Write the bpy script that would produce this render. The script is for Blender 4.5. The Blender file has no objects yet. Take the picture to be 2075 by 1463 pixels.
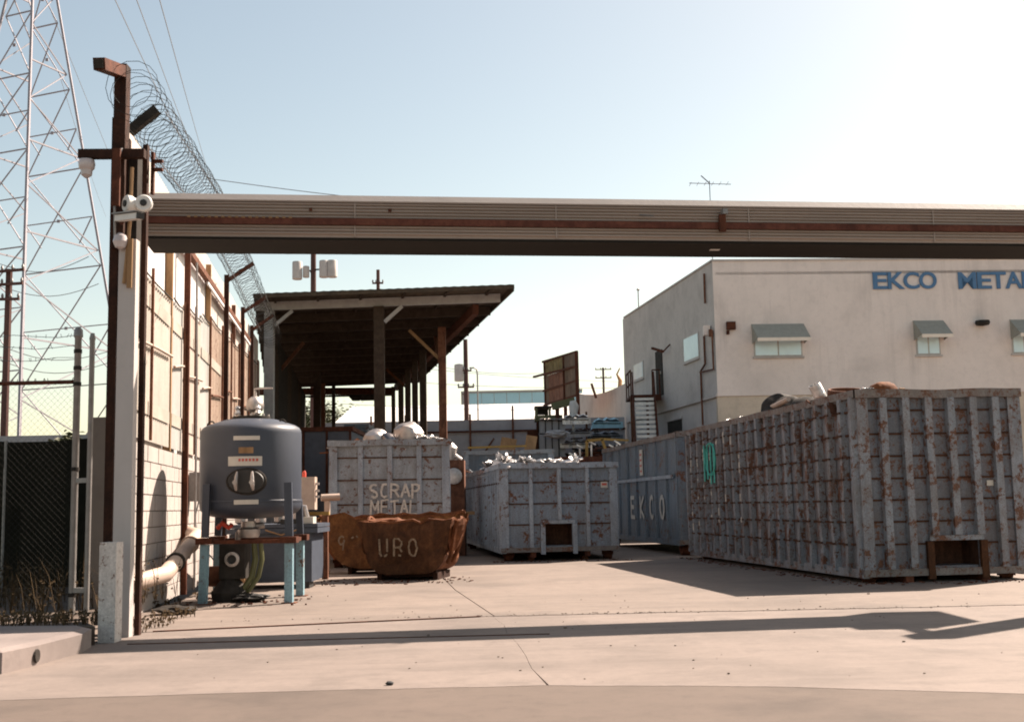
import bpy, math, random
from mathutils import Vector, Matrix, noise
random.seed(7)
R = math.radians
S = bpy.context.scene
COL = S.collection

# ---------------------------------------------------------------- camera, light, exposure
PITCH, ROLL, EYE, FOC = R(6.95), 0.02, 1.2, 2400.0
_f = Vector((0, math.cos(PITCH), math.sin(PITCH)))
_u0 = Vector((0, -math.sin(PITCH), math.cos(PITCH)))
_r0 = Vector((1, 0, 0))
_r = _r0*math.cos(ROLL) - _u0*math.sin(ROLL)
_u = _u0*math.cos(ROLL) + _r0*math.sin(ROLL)
cd = bpy.data.cameras.new('camera')
cam = bpy.data.objects.new('camera', cd)
COL.objects.link(cam)
cd.sensor_width = 36.0
cd.lens = FOC/2075.0*36.0
cd.clip_start = 0.1
cd.clip_end = 6000
cam.matrix_world = Matrix(((_r.x, _u.x, -_f.x, 0), (_r.y, _u.y, -_f.y, 0), (_r.z, _u.z, -_f.z, EYE), (0, 0, 0, 1)))
cd.dof.use_dof = True
cd.dof.focus_distance = 30.0
cd.dof.aperture_fstop = 5.6
S.camera = cam

W = bpy.data.worlds.new('World')
S.world = W
W.use_nodes = True
wn = W.node_tree
wn.nodes.clear()
sky = wn.nodes.new('ShaderNodeTexSky')
sky.sky_type = 'NISHITA'
sky.sun_disc = False
SUNV = Vector((0.78, 0.64, 1.0)).normalized()
sky.sun_elevation = math.asin(SUNV.z)
sky.sun_rotation = math.atan2(SUNV.x, SUNV.y)
sky.altitude = 0
sky.air_density = 1.0
sky.dust_density = 1.1
sky.ozone_density = 1.0
bg = wn.nodes.new('ShaderNodeBackground')
bg.inputs[1].default_value = 0.083
wo = wn.nodes.new('ShaderNodeOutputWorld')
tint = wn.nodes.new('ShaderNodeMix'); tint.data_type = 'RGBA'; tint.blend_type = 'MULTIPLY'   # the film's white balance, the whole sky alike
tint.inputs[0].default_value = 1.0; tint.inputs[7].default_value = (1.0, .835, .625, 1)
wn.links.new(sky.outputs[0], tint.inputs[6]); wn.links.new(tint.outputs[2], bg.inputs[0])
wn.links.new(bg.outputs[0], wo.inputs[0])

sl = bpy.data.lights.new('sun', 'SUN')
sl.energy = 5.0
sl.angle = R(0.6)
sl.color = (1.0, 0.85, 0.72)
so = bpy.data.objects.new('sun', sl)
COL.objects.link(so)
so.rotation_euler = SUNV.to_track_quat('Z', 'Y').to_euler()
so.location = (20, 20, 60)

S.view_settings.view_transform = 'Standard'
S.view_settings.look = 'None'
S.view_settings.exposure = 1.55
S.view_settings.gamma = 1.0
S.view_settings.use_curve_mapping = False
S.render.engine = 'CYCLES'
S.cycles.use_denoising = True
S.cycles.max_bounces = 6
S.cycles.pixel_filter_type = 'BLACKMAN_HARRIS'
S.cycles.filter_width = 1.9

# ---------------------------------------------------------------- helpers
def P(px, py, Y):
    """surveying helper: world point seen at photo pixel (px, py) at depth Y"""
    d = _f + _r*((px-1037.5)/FOC) - _u*((py-731.5)/FOC)
    return Vector((0, 0, EYE)) + d*(Y/d.y)

def G(px, py, z=0.0):
    d = _f + _r*((px-1037.5)/FOC) - _u*((py-731.5)/FOC)
    return Vector((0, 0, EYE)) + d*((z-EYE)/d.z)

class MB:
    def __init__(s):
        s.v = []; s.f = []
    def add(s, vs, fs):
        n = len(s.v)
        s.v.extend([tuple(v) for v in vs]); s.f.extend([tuple(i+n for i in f) for f in fs])
        return s
    def bx(s, x0, x1, y0, y1, z0, z1):
        vs = [(x0,y0,z0),(x1,y0,z0),(x1,y1,z0),(x0,y1,z0),(x0,y0,z1),(x1,y0,z1),(x1,y1,z1),(x0,y1,z1)]
        return s.add(vs, [(0,3,2,1),(4,5,6,7),(0,1,5,4),(1,2,6,5),(2,3,7,6),(3,0,4,7)])
    def box(s, c, size, rot=None):
        c = Vector(c); hx, hy, hz = [q/2 for q in size]
        vs = [Vector(v) for v in [(-hx,-hy,-hz),(hx,-hy,-hz),(hx,hy,-hz),(-hx,hy,-hz),(-hx,-hy,hz),(hx,-hy,hz),(hx,hy,hz),(-hx,hy,hz)]]
        if rot is not None: vs = [rot @ v for v in vs]
        return s.add([v+c for v in vs], [(0,3,2,1),(4,5,6,7),(0,1,5,4),(1,2,6,5),(2,3,7,6),(3,0,4,7)])
    def bar(s, p, q, w, h=None, up=(0,0,1)):
        p = Vector(p); q = Vector(q); h = w if h is None else h
        d = (q-p).normalized(); up = Vector(up)
        if abs(d.dot(up.normalized())) > 0.98: up = Vector((0,1,0)) if abs(d.y) < 0.9 else Vector((1,0,0))
        a = d.cross(up).normalized(); b = a.cross(d).normalized()
        vs = []
        for c in (p, q):
            for i, j in ((-1,-1),(1,-1),(1,1),(-1,1)):
                vs.append(c + a*(i*w/2) + b*(j*h/2))
        return s.add(vs, [(0,3,2,1),(4,5,6,7),(0,1,5,4),(1,2,6,5),(2,3,7,6),(3,0,4,7)])
    def path(s, pts, r, n=8, closed=False, cap=True):
        pts = [Vector(p) for p in pts]; m = len(pts); base = len(s.v)
        rr = r if isinstance(r, (list, tuple)) else [r]*m
        prev = None
        for i, p in enumerate(pts):
            if closed: t = pts[(i+1) % m] - pts[i-1]
            else: t = pts[min(i+1, m-1)] - pts[max(i-1, 0)]
            t.normalize()
            if prev is None:
                a = t.orthogonal().normalized()
            else:
                a = prev - t*prev.dot(t)
                a = a.normalized() if a.length > 1e-6 else t.orthogonal().normalized()
            prev = a; b = t.cross(a)
            for k in range(n):
                th = 2*math.pi*k/n
                s.v.append(tuple(p + (a*math.cos(th) + b*math.sin(th))*rr[i]))
        for i in range(m if closed else m-1):
            j = (i+1) % m
            for k in range(n):
                k2 = (k+1) % n
                s.f.append((base+i*n+k, base+i*n+k2, base+j*n+k2, base+j*n+k))
        if cap and not closed:
            s.f.append(tuple(base+k for k in reversed(range(n))))
            s.f.append(tuple(base+(m-1)*n+k for k in range(n)))
        return s
    def tube(s, p, q, r, n=10, r2=None):
        return s.path([p, q], [r, r if r2 is None else r2], n)
    def prism(s, poly, vec):
        n = len(poly); vec = Vector(vec)
        vs = [Vector(p) for p in poly] + [Vector(p)+vec for p in poly]
        fs = [tuple(reversed(range(n))), tuple(range(n, 2*n))] + [(i, (i+1) % n, n+(i+1) % n, n+i) for i in range(n)]
        return s.add(vs, fs)
    def lathe(s, prof, n=32, c=(0,0,0), rot=None, cap=True):
        base = len(s.v); c = Vector(c)
        for r, z in prof:
            for k in range(n):
                th = 2*math.pi*k/n
                v = Vector((r*math.cos(th), r*math.sin(th), z))
                if rot is not None: v = rot @ v
                s.v.append(tuple(v + c))
        for i in range(len(prof)-1):
            for k in range(n):
                k2 = (k+1) % n
                s.f.append((base+i*n+k, base+i*n+k2, base+(i+1)*n+k2, base+(i+1)*n+k))
        if cap:
            s.f.append(tuple(base+k for k in reversed(range(n))))
            s.f.append(tuple(base+(len(prof)-1)*n+k for k in range(n)))
        return s
    def grid(s, fn, nu, nv):
        base = len(s.v)
        for j in range(nv+1):
            for i in range(nu+1):
                s.v.append(tuple(fn(i/nu, j/nv)))
        for j in range(nv):
            for i in range(nu):
                a = base + j*(nu+1) + i
                s.f.append((a, a+1, a+nu+2, a+nu+1))
        return s
    def plate(s, a, b, c, d, t):
        a, b, c, d = [Vector(q) for q in (a, b, c, d)]
        n = (b-a).cross(d-a).normalized()*t
        return s.prism([a, b, c, d], n)

def smooth_mesh(me, ang=35):
    for p in me.polygons: p.use_smooth = True
    try: me.set_sharp_from_angle(angle=R(ang))
    except Exception: pass

def mk(name, mb, mat, parent=None, smooth=False, world=False, kind=None, label=None):
    me = bpy.data.meshes.new(name)
    vs = mb.v
    if world and parent is not None:
        inv = (Matrix.Translation(parent.location) @ parent.rotation_euler.to_matrix().to_4x4()).inverted()
        vs = [tuple(inv @ Vector(v)) for v in vs]
    me.from_pydata(vs, [], mb.f)
    me.materials.append(mat)
    if smooth: smooth_mesh(me)
    me.update()
    o = bpy.data.objects.new(name, me)
    COL.objects.link(o)
    if parent is not None: o.parent = parent
    if kind: o['kind'] = kind
    if label: o['label'] = label
    return o

def inst(src, loc=(0,0,0), rot=(0,0,0), parent=None):
    o = src.copy(); COL.objects.link(o)
    o.location = loc; o.rotation_euler = rot
    if parent is not None: o.parent = parent
    return o

def thing(name, label, cat, loc=(0,0,0), rz=0.0, group=None, kind=None):
    o = bpy.data.objects.new(name, None); COL.objects.link(o)
    o.location = loc; o.rotation_euler = (0, 0, rz)
    o['label'] = label; o['category'] = cat
    if group: o['group'] = group
    if kind: o['kind'] = kind
    return o

def solo(name, mb, mat, label, cat, group=None, smooth=False, kind=None):
    """a thing that is one mesh; origin at the middle of its foot"""
    xs = [v[0] for v in mb.v]; ys = [v[1] for v in mb.v]; zs = [v[2] for v in mb.v]
    c = Vector(((min(xs)+max(xs))/2, (min(ys)+max(ys))/2, min(zs)))
    m2 = MB(); m2.v = [tuple(Vector(v)-c) for v in mb.v]; m2.f = mb.f
    o = mk(name, m2, mat, None, smooth, kind=kind)
    o.location = c
    o['label'] = label; o['category'] = cat
    if group: o['group'] = group
    return o

def struct(name, mb, mat, label=None, smooth=False):
    o = mk(name, mb, mat, None, smooth, kind='structure')
    if label: o['label'] = label
    return o

# strokes used for painted lettering: unit box 0..1 wide, 0..1 high
def arc(cx, cz, rx, rz, a0, a1, n=10):
    return [(cx+rx*math.cos(R(a0+(a1-a0)*i/n)), cz+rz*math.sin(R(a0+(a1-a0)*i/n))) for i in range(n+1)]
GLY = {
 'S': [arc(.5,.75,.42,.24,50,270,9) + arc(.5,.26,.42,.25,90,-140,9)],
 'C': [arc(.55,.5,.45,.5,60,300,12)],
 'R': [[(0.05,0),(0.05,1)], [(0.05,1),(.6,.97)]+arc(.55,.75,.35,.22,60,-90,6)+[(.05,.5)], [(.4,.5),(.95,0)]],
 'A': [[(0,0),(.5,1),(1,0)], [(.2,.38),(.8,.38)]],
 'P': [[(0.05,0),(0.05,1)], [(0.05,1),(.6,.97)]+arc(.55,.74,.38,.24,60,-90,6)+[(.05,.48)]],
 'M': [[(0,0),(.1,1),(.5,.35),(.9,1),(1,0)]],
 'E': [[(.9,1),(.05,1),(.05,0),(.95,0)], [(.05,.52),(.8,.52)]],
 'T': [[(0,1),(1,1)], [(.5,1),(.5,0)]],
 'L': [[(.05,1),(.05,0),(.9,0)]],
 'K': [[(.05,1),(.05,0)], [(.9,1),(.05,.45),(.95,0)]],
 'O': [arc(.5,.5,.45,.5,0,360,16)],
 '9': [arc(.5,.7,.35,.28,0,360,10), [(.85,.7),(.6,0)]],
 'Z': [[(.05,1),(.9,1),(.05,0),(.95,0)]],
 'U': [[(.05,1),(.1,.25)]+arc(.5,.25,.4,.25,180,360,6)+[(.9,1)]],
 '2': [arc(.5,.72,.4,.27,160,-40,7)+[(.05,0),(.95,0)]],
 '8': [arc(.5,.74,.34,.25,0,360,10), arc(.5,.26,.42,.26,0,360,10)],
 'B': [[(.05,0),(.05,1)], [(.05,1)]+arc(.5,.76,.35,.23,90,-90,5)+[(.05,.52)], arc(.5,.26,.42,.26,90,-90,6)+[(.05,0)]],
 'I': [[(.5,0),(.5,1)]],
 'N': [[(.05,0),(.05,1),(.9,0),(.9,1)]],
 'Q': [arc(.5,.5,.45,.5,0,360,16), [(.6,.25),(1,-.05)]],
}
def glyph_mb(ch, w, h, t, th=0.004, jit=0.0, gap=0.0):
    """strokes in the local x/z plane, facing -y"""
    mb = MB()
    for st in GLY[ch]:
        pts = [(x*w+random.uniform(-jit, jit), z*h+random.uniform(-jit, jit)) for x, z in st]
        for (x0, z0), (x1, z1) in zip(pts[:-1], pts[1:]):
            if gap and random.random() < gap: continue
            d = Vector((x1-x0, 0, z1-z0))
            if d.length < 1e-5: continue
            dn = d.normalized()
            p = Vector((x0, -th*random.uniform(.9, 1.1), z0)); q = Vector((x1, p.y, z1))
            n = Vector((-dn.z, 0, dn.x))*(t/2*random.uniform(.85, 1.15))
            p = p - dn*t*.3; q = q + dn*t*.3
            mb.prism([p-n, q-n, q+n, p+n], (0, th*.6, 0))
    return mb

# ---------------------------------------------------------------- materials
def hexc(r, g, b):
    f = lambda c: ((c/255+.055)/1.055)**2.4 if c > 10 else c/255/12.92
    return (f(r), f(g), f(b), 1)

class NT:
    def __init__(s, name):
        s.m = bpy.data.materials.new(name); s.m.use_nodes = True
        s.t = s.m.node_tree; s.n = s.t.nodes; s.l = s.t.links
        s.n.clear()
        s.out = s.n.new('ShaderNodeOutputMaterial'); s.b = s.n.new('ShaderNodeBsdfPrincipled')
        s.l.new(s.b.outputs[0], s.out.inputs[0])
        g = s.n.new('ShaderNodeNewGeometry'); s.pos = g.outputs['Position']
    def noise(s, scale, detail=6, rough=.6, stretch=(1,1,1), dist=0.0):
        mp = s.n.new('ShaderNodeMapping'); mp.inputs['Scale'].default_value = stretch
        s.l.new(s.pos, mp.inputs[0])
        t = s.n.new('ShaderNodeTexNoise'); t.inputs['Scale'].default_value = scale
        t.inputs['Detail'].default_value = detail; t.inputs['Roughness'].default_value = rough
        t.inputs['Distortion'].default_value = dist
        s.l.new(mp.outputs[0], t.inputs['Vector'])
        return t.outputs[0]
    def ramp(s, fac, stops, interp='LINEAR'):
        r = s.n.new('ShaderNodeValToRGB'); r.color_ramp.interpolation = interp
        els = r.color_ramp.elements
        while len(els) < len(stops): els.new(.5)
        for e, (p, c) in zip(els, stops):
            e.position = p
            e.color = c if len(c) == 4 else (*c, 1)
        s.l.new(fac, r.inputs[0]); return r.outputs[0]
    def mask(s, fac, a, b):
        r = s.n.new('ShaderNodeMapRange'); r.inputs[1].default_value = a; r.inputs[2].default_value = b
        s.l.new(fac, r.inputs[0]); return r.outputs[0]
    def mix(s, fac, a, b, mode='MIX'):
        x = s.n.new('ShaderNodeMix'); x.data_type = 'RGBA'; x.blend_type = mode
        for v, i in ((fac, 0), (a, 6), (b, 7)):
            if isinstance(v, (int, float)): x.inputs[i].default_value = v
            elif isinstance(v, tuple): x.inputs[i].default_value = v if len(v) == 4 else (*v, 1)
            else: s.l.new(v, x.inputs[i])
        return x.outputs[2]
    def math(s, op, a, b):
        x = s.n.new('ShaderNodeMath'); x.operation = op
        for v, i in ((a, 0), (b, 1)):
            if isinstance(v, (int, float)): x.inputs[i].default_value = v
            else: s.l.new(v, x.inputs[i])
        x.use_clamp = True
        return x.outputs[0]
    def bump(s, h, strength=.3, dist=.02):
        b = s.n.new('ShaderNodeBump'); b.inputs['Strength'].default_value = strength; b.inputs['Distance'].default_value = dist
        s.l.new(h, b.inputs['Height']); s.l.new(b.outputs[0], s.b.inputs['Normal'])
    def set(s, color=None, rough=None, metal=None):
        for v, k in ((color, 'Base Color'), (rough, 'Roughness'), (metal, 'Metallic')):
            if v is None: continue
            if isinstance(v, (int, float)): s.b.inputs[k].default_value = v
            elif isinstance(v, tuple): s.b.inputs[k].default_value = v if len(v) == 4 else (*v, 1)
            else: s.l.new(v, s.b.inputs[k])
        return s.m

RUST = (.115, .042, .018); RUST_D = (.04, .016, .009); RUST_O = (.22, .085, .035)

def m_paint_rust(name, base, base2, rust=.5, rough=.55, streak=.75, seed=0.0):
    """weathered painted steel: mottled paint, chips and runs of rust"""
    t = NT(name)
    big = t.noise(.9+seed, 5, .6); mid = t.noise(7.5+seed*3, 10, .78, dist=.15); fine = t.noise(42, 5, .75); area = t.noise(1.7+seed, 3, .5)
    runs = t.noise(8, 8, .72, stretch=(1, 1, .07))
    paint = t.ramp(big, [(.3, base), (.7, base2)])
    paint = t.mix(t.mask(runs, .42, .8), paint, tuple(min(1, c*1.45+.02) for c in base2), 'MIX')
    paint = t.mix(t.mask(fine, .35, .75), paint, tuple(c*.62 for c in base))
    grime = t.noise(2.3, 9, .75, stretch=(1, 1, .45), dist=.3)
    paint = t.mix(t.math('MULTIPLY', t.mask(grime, .42, .68), .62*rust+.1), paint, (.095, .066, .048))
    rc = t.ramp(fine, [(.3, RUST_D), (.55, RUST), (.8, RUST_O)])
    k = 1 - rust
    f1 = t.mask(t.math('ADD', mid, t.math('MULTIPLY', t.mask(area, .35, .75), .13)), .56+.13*k, .61+.13*k)
    f3 = t.math('MULTIPLY', t.mask(fine, .60+.1*k, .68+.1*k), t.mask(area, .3, .6))
    f2 = t.math('MULTIPLY', t.mask(runs, .48+.18*k, .66+.2*k), t.mask(area, .35, .65))
    f = t.math('MAXIMUM', t.math('MAXIMUM', f1, t.math('MULTIPLY', f3, .8)), t.math('MULTIPLY', f2, streak))
    t.bump(mid, .25, .015)
    return t.set(t.mix(f, paint, rc), t.mask(mid, .1, 1.0) if False else rough, 0.0)

def m_rust(name, a=RUST_D, b=RUST, c=RUST_O, rough=.8, scale=4):
    t = NT(name)
    n1 = t.noise(scale, 8, .7, dist=.5); n2 = t.noise(scale*9, 4, .7); n3 = t.noise(scale*2, 6, .6, stretch=(1,1,.2))
    col = t.ramp(n1, [(.3, a), (.52, b), (.75, c)])
    col = t.mix(t.mask(n2, .4, .8), col, tuple(q*.5 for q in b))
    col = t.mix(t.math('MULTIPLY', t.mask(n3, .5, .75), .5), col, c)
    t.bump(n1, .4, .02); t.b.inputs['Specular IOR Level'].default_value = .2
    return t.set(col, rough)

def m_plain(name, c, rough=.6, metal=0.0, var=.18, scale=6, bump=.1, stretch=(1,1,1)):
    t = NT(name)
    n = t.noise(scale, 6, .65, stretch=stretch); n2 = t.noise(scale*8, 4, .6)
    lo = tuple(q*(1-var) for q in c); hi = tuple(min(1, q*(1+var)) for q in c)
    col = t.ramp(n, [(.3, lo), (.7, hi)])
    col = t.mix(t.math('MULTIPLY', t.mask(n2, .5, .8), .5), col, tuple(q*(1-var*1.5) for q in c))
    if bump: t.bump(n2, bump, .01)
    if rough >= .8: t.b.inputs['Specular IOR Level'].default_value = .15
    return t.set(col, rough, metal)

def m_concrete(name, c, stain=.25, rough=.9, scale=1.0, streak=None, drip=False):
    t = NT(name)
    a = t.noise(.45*scale, 7, .62, dist=.3); b = t.noise(3.2*scale, 8, .7); d = t.noise(60*scale, 3, .7)
    col = t.ramp(a, [(.28, tuple(q*(1-stain) for q in c)), (.5, c), (.75, tuple(min(1, q*(1+stain*.4)) for q in c))])
    col = t.mix(t.math('MULTIPLY', t.mask(b, .5, .72), stain*1.5), col, tuple(q*.6 for q in c))
    if streak:
        o1 = t.noise(1.15, 6, .6, dist=.5); o2 = t.noise(14, 6, .75)
        col = t.mix(t.math('MULTIPLY', t.mask(o1, .56, .66), .48), col, tuple(q*.55 for q in c))
        col = t.mix(t.math('MULTIPLY', t.mask(o2, .50, .66), .30), col, tuple(q*.66 for q in c))
        col = t.mix(t.math('MULTIPLY', t.mask(o2, .50, .36), .22), col, tuple(min(1, q*1.3) for q in c))
        h = t.noise(.8, 9, .75, stretch=(.5, .9, 1), dist=1.2); col = t.mix(t.math('MULTIPLY', t.mask(h, .50, .60), .22), col, tuple(q*.72 for q in c))
    if streak:
        e = t.noise(1.3, 7, .7, stretch=streak, dist=.6)
        col = t.mix(t.math('MULTIPLY', t.mask(e, .48, .66), .55), col, tuple(q*.62 for q in c))
        g = t.noise(2.6, 6, .65, stretch=streak, dist=.8)
        col = t.mix(t.math('MULTIPLY', t.mask(g, .52, .7), .25), col, tuple(min(1, q*1.35) for q in c))
    col = t.mix(t.math('MULTIPLY', t.mask(d, .45, .8), .35), col, tuple(q*.7 for q in c))
    if drip:
        u = t.noise(2.2, 7, .72, stretch=(1, 1, .07)); w = t.noise(.5, 3, .5)
        col = t.mix(t.math('MULTIPLY', t.math('MULTIPLY', t.mask(u, .50, .68), t.mask(w, .35, .65)), .55), col, tuple(q*.62 for q in c))
        x = t.noise(7, 9, .8); col = t.mix(t.math('MULTIPLY', t.mask(x, .56, .64), .22), col, tuple(q*.7 for q in c))
    t.bump(t.math('ADD', b, t.math('MULTIPLY', d, .6)), .35 if drip else .25, .02 if drip else .012)
    return t.set(col, rough)

M = {}
M['yard'] = m_concrete('yard_concrete', (.170, .133, .111), .42, streak=(.25, 1.2, 1))
M['apron'] = m_concrete('apron_concrete', (.178, .141, .121), .42, streak=(.22, 1.3, 1))
M['asphalt'] = m_concrete('worn_asphalt', (.104, .077, .062), .35, .95, 2.0)
M['joint'] = m_plain('joint_dirt', (.07, .05, .04), .95)
M['dirt'] = m_concrete('bare_dirt', (.11, .08, .06), .4, .95, 2.5)
M['kerb'] = m_concrete('kerb_concrete', (.22, .18, .165), .3, scale=2.0)
M['block'] = m_concrete('block_face', (.36, .32, .295), .22, scale=2.2)
M['mortar'] = m_concrete('mortar', (.19, .155, .13), .2, scale=3)
M['blue'] = m_paint_rust('blue_grey_paint', (.16, .20, .255), (.23, .28, .34), .66)
M['blue_r'] = m_paint_rust('blue_grey_rusty_gap_shade', (.11, .13, .165), (.175, .20, .24), .90, seed=.3)  # panels darker than the ribs: shade in the gaps is put into the paint
M['grey_r'] = m_paint_rust('grey_paint_rusty', (.22, .25, .285), (.30, .335, .37), .62, seed=.7)
M['rib'] = m_paint_rust('rib_paint', (.25, .295, .355), (.33, .375, .43), .64, seed=.2)
M['rib_r'] = m_paint_rust('rib_paint_rusty', (.19, .215, .255), (.27, .295, .33), .92, seed=.5)
M['blue3'] = m_paint_rust('dark_blue_paint', (.09, .125, .165), (.14, .185, .23), .55, seed=.1)
M['green_b'] = m_paint_rust('teal_grey_paint', (.09, .15, .16), (.13, .20, .21), .4, seed=.4)
M['rim'] = m_paint_rust('scraped_rim_paint', (.16, .15, .15), (.22, .20, .19), .97, seed=1.3)
M['seam'] = m_rust('seam_rust', (.03, .016, .012), (.075, .035, .022), (.13, .06, .035), scale=7)
M['rust'] = m_rust('rust')
M['rust_o'] = m_rust('orange_lit_rust', (.06, .022, .010), (.15, .052, .020), (.28, .11, .045))  # orange rust, also standing for the sunlit rims and sides of the bins
M['rust_d'] = m_rust('dark_rust', (.03, .012, .008), (.085, .028, .015), (.16, .055, .028))
M['rust_brown'] = m_rust('brown_rust', (.05, .022, .015), (.15, .062, .036), (.26, .12, .07))
M['paintmark'] = m_plain('chalky_white_paint', (.50, .47, .43), .9, var=.3, scale=25)
M['paintteal'] = m_plain('teal_spray_paint', (.08, .38, .33), .8, var=.3, scale=20)
M['white'] = m_plain('white_paint', (.62, .60, .57), .5, var=.08)
M['label'] = m_plain('off_white_label', (.50, .47, .42), .5, var=.12)
M['labelred'] = m_plain('red_print', (.45, .08, .06), .6)
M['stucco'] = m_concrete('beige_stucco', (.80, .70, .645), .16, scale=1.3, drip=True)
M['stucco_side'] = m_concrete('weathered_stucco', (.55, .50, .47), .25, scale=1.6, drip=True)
M['stucco_y'] = m_concrete('tan_shaded_stucco', (.60, .50, .40), .3, scale=1.5)  # tan lower wall, its darker tone partly painted shade
M['alu'] = m_plain('bright_aluminium', (.62, .60, .59), .36, .85, var=.35, scale=9, bump=.9)
M['steel'] = m_plain('dull_steel', (.42, .38, .36), .42, .8, var=.3, scale=6, bump=.4)
M['chrome'] = m_plain('dark_polished_steel', (.22, .20, .20), .22, .9, var=.3, scale=4)
M['black'] = m_plain('black_rubber', (.02, .019, .018), .6)
M['dark'] = m_plain('dark_matte', (.035, .03, .026), .8, var=.4)  # plain dark tone shared by small parts, sheets and openings
M['galv'] = m_plain('galvanised_steel', (.24, .225, .215), .5, .4, var=.2, scale=8)
M['tank'] = m_concrete('dark_blue_grey_enamel', (.033, .041, .060), .25, .5, 1.5, drip=True)
M['tank'].node_tree.nodes['Bump'].inputs['Strength'].default_value = .05
M['cabinet'] = m_plain('dark_blue_cabinet', (.05, .062, .085), .5, var=.2)
M['legblue'] = m_paint_rust('pale_blue_leg_paint', (.17, .30, .36), (.24, .40, .46), .45, seed=1.1)
M['gate'] = m_plain('tan_gate_sheet', (.30, .235, .195), .5, var=.14, scale=2, stretch=(.15, 1, 2))
M['gate_lip'] = m_plain('sunlit_gate_lip', (.42, .36, .32), .5, var=.08, scale=2)  # paler copy of the gate sheet: sunlight on the lip painted in
M['gate_rust'] = m_rust('gate_rail_rust', (.05, .018, .012), (.13, .045, .03), (.2, .08, .05), scale=3)
M['wood'] = m_plain('pale_wood', (.28, .17, .09), .8, var=.3, scale=5, stretch=(1, 1, .15))
M['pole'] = m_plain('creosote_pole', (.10, .055, .048), .9, var=.3, scale=3, stretch=(1, 1, .1))
M['yellow'] = m_plain('faded_yellow_paint', (.28, .17, .035), .6, var=.25)
M['screen'] = m_plain('tan_fabric_screen', (.40, .36, .32), .9, var=.14, scale=2.4, stretch=(1, 1, .4), bump=.3)
M['screen2'] = m_plain('pinkish_fabric_screen', (.43, .36, .31), .9, var=.14, scale=2.4, stretch=(1, 1, .4), bump=.3)
M['screen3'] = m_plain('grey_fabric_screen', (.38, .37, .35), .9, var=.12, scale=2.4, stretch=(1, 1, .4), bump=.3)
M['screen_r'] = m_paint_rust('rust_stained_sheet', (.28, .19, .14), (.37, .28, .215), .56, seed=.9)
M['sheet'] = m_plain('cream_sheet', (.58, .52, .47), .7, var=.08, scale=2, stretch=(1, 1, .2))
M['sheetw'] = m_plain('white_sheet', (.72, .69, .68), .6, var=.08, scale=2, stretch=(1, 1, .2))
M['wallgrey'] = m_concrete('grey_panel', (.38, .37, .38), .25, scale=1.4)
M['glass'] = m_plain('sky_reflection_glass', (.70, .88, .95), .12, 0.0, var=.1, scale=1.5, bump=0)  # pale cyan base colour stands in for the reflected sky
M['frame'] = m_plain('window_frame', (.46, .43, .40), .5)
M['letter'] = m_plain('blue_letter', (.07, .17, .32), .55, var=.12)
M['awning'] = m_plain('grey_green_awning', (.30, .29, .25), .7, var=.1)
M['valance'] = m_plain('sunlit_valance', (.80, .70, .60), .7, var=.06)  # brightness of the sunlit edge is put into the colour
M['tower'] = m_plain('pinkish_galvanised_tower', (.30, .28, .31), .6, .0, var=.15)
M['wire'] = m_plain('cable', (.10, .10, .11), .7)
M['teal'] = m_plain('teal_cladding', (.36, .60, .70), .7, var=.06, scale=.8)
M['leaf'] = m_plain('tree_leaf', (.06, .065, .018), .7, var=.5, scale=1.5)
M['leafdry'] = m_plain('dry_weed', (.07, .045, .022), .9, var=.5, scale=3)
M['hose'] = m_plain('olive_hose', (.10, .10, .035), .5, var=.2)
M['redval'] = m_plain('red_valve', (.6, .07, .04), .5)
M['pvc'] = m_plain('off_white_pipe', (.42, .32, .26), .6, var=.15)
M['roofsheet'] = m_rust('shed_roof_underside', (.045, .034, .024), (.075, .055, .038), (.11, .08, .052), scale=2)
M['fascia'] = m_plain('grey_fascia_beam', (.33, .32, .31), .6, var=.15)
M['screenfab'] = m_plain('shaded_windscreen', (.013, .012, .008), .95, var=.3)  # near-black base: the deep shade on the screen is painted in
M['billboard'] = m_plain('brown_billboard', (.14, .10, .075), .8, var=.35, scale=1.2)
M['rust_bin'] = m_rust('shaded_bin_rust', (.028, .012, .006), (.07, .028, .012), (.14, .058, .024), scale=5)  # darker rust: shade on the front plate is put into the colour
M['tallpost'] = m_plain('greyish_white_post', (.42, .385, .37), .6, var=.1, scale=1.2, stretch=(1, 1, .3))
M['screenband'] = m_plain('darker_screen_band', (.33, .29, .25), .9, var=.2, scale=2.4, stretch=(1, .4, 1), bump=.3)  # darker tan strips across each screen
M['rust_k'] = m_rust('shaded_rust', (.014, .007, .005), (.036, .014, .008), (.07, .027, .014))  # rust darkened in the colour so shaded post fronts read near black
M['gate_under'] = m_plain('gate_underside_shade', (.018, .015, .012), .8, var=.2, scale=2, stretch=(.2, 1, 1))  # gate sheet darkened below: its shade is put into the colour
M['shedbeam'] = m_plain('dark_brown_steel', (.05, .034, .024), .8, var=.35)  # dark brown tone for the shed frame and sheets
M['chain'] = m_plain('dark_chain_wire', (.03, .028, .025), .85)
M['tread'] = m_plain('lit_tread', (.85, .80, .74), .6, var=.15)  # colour raised so the treads read as lit
M['bb_y'] = m_plain('ochre_board', (.17, .13, .06), .8, var=.4, scale=3)
M['bb_r'] = m_plain('brick_red_board', (.17, .085, .06), .8, var=.4, scale=3)
M['cover'] = m_plain('lens_glass', (.5, .45, .45), .2)
M['fadedmark'] = m_plain('faded_letter_paint', (.22, .16, .11), .9, var=.5, scale=25)
M['postpaint'] = m_paint_rust('white_post_paint', (.40, .37, .355), (.46, .43, .41), .28, seed=1.7)
M['rust_o2'] = m_rust('brighter_bin_rust', (.05, .022, .010), (.15, .062, .022), (.26, .12, .045), scale=5)
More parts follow.
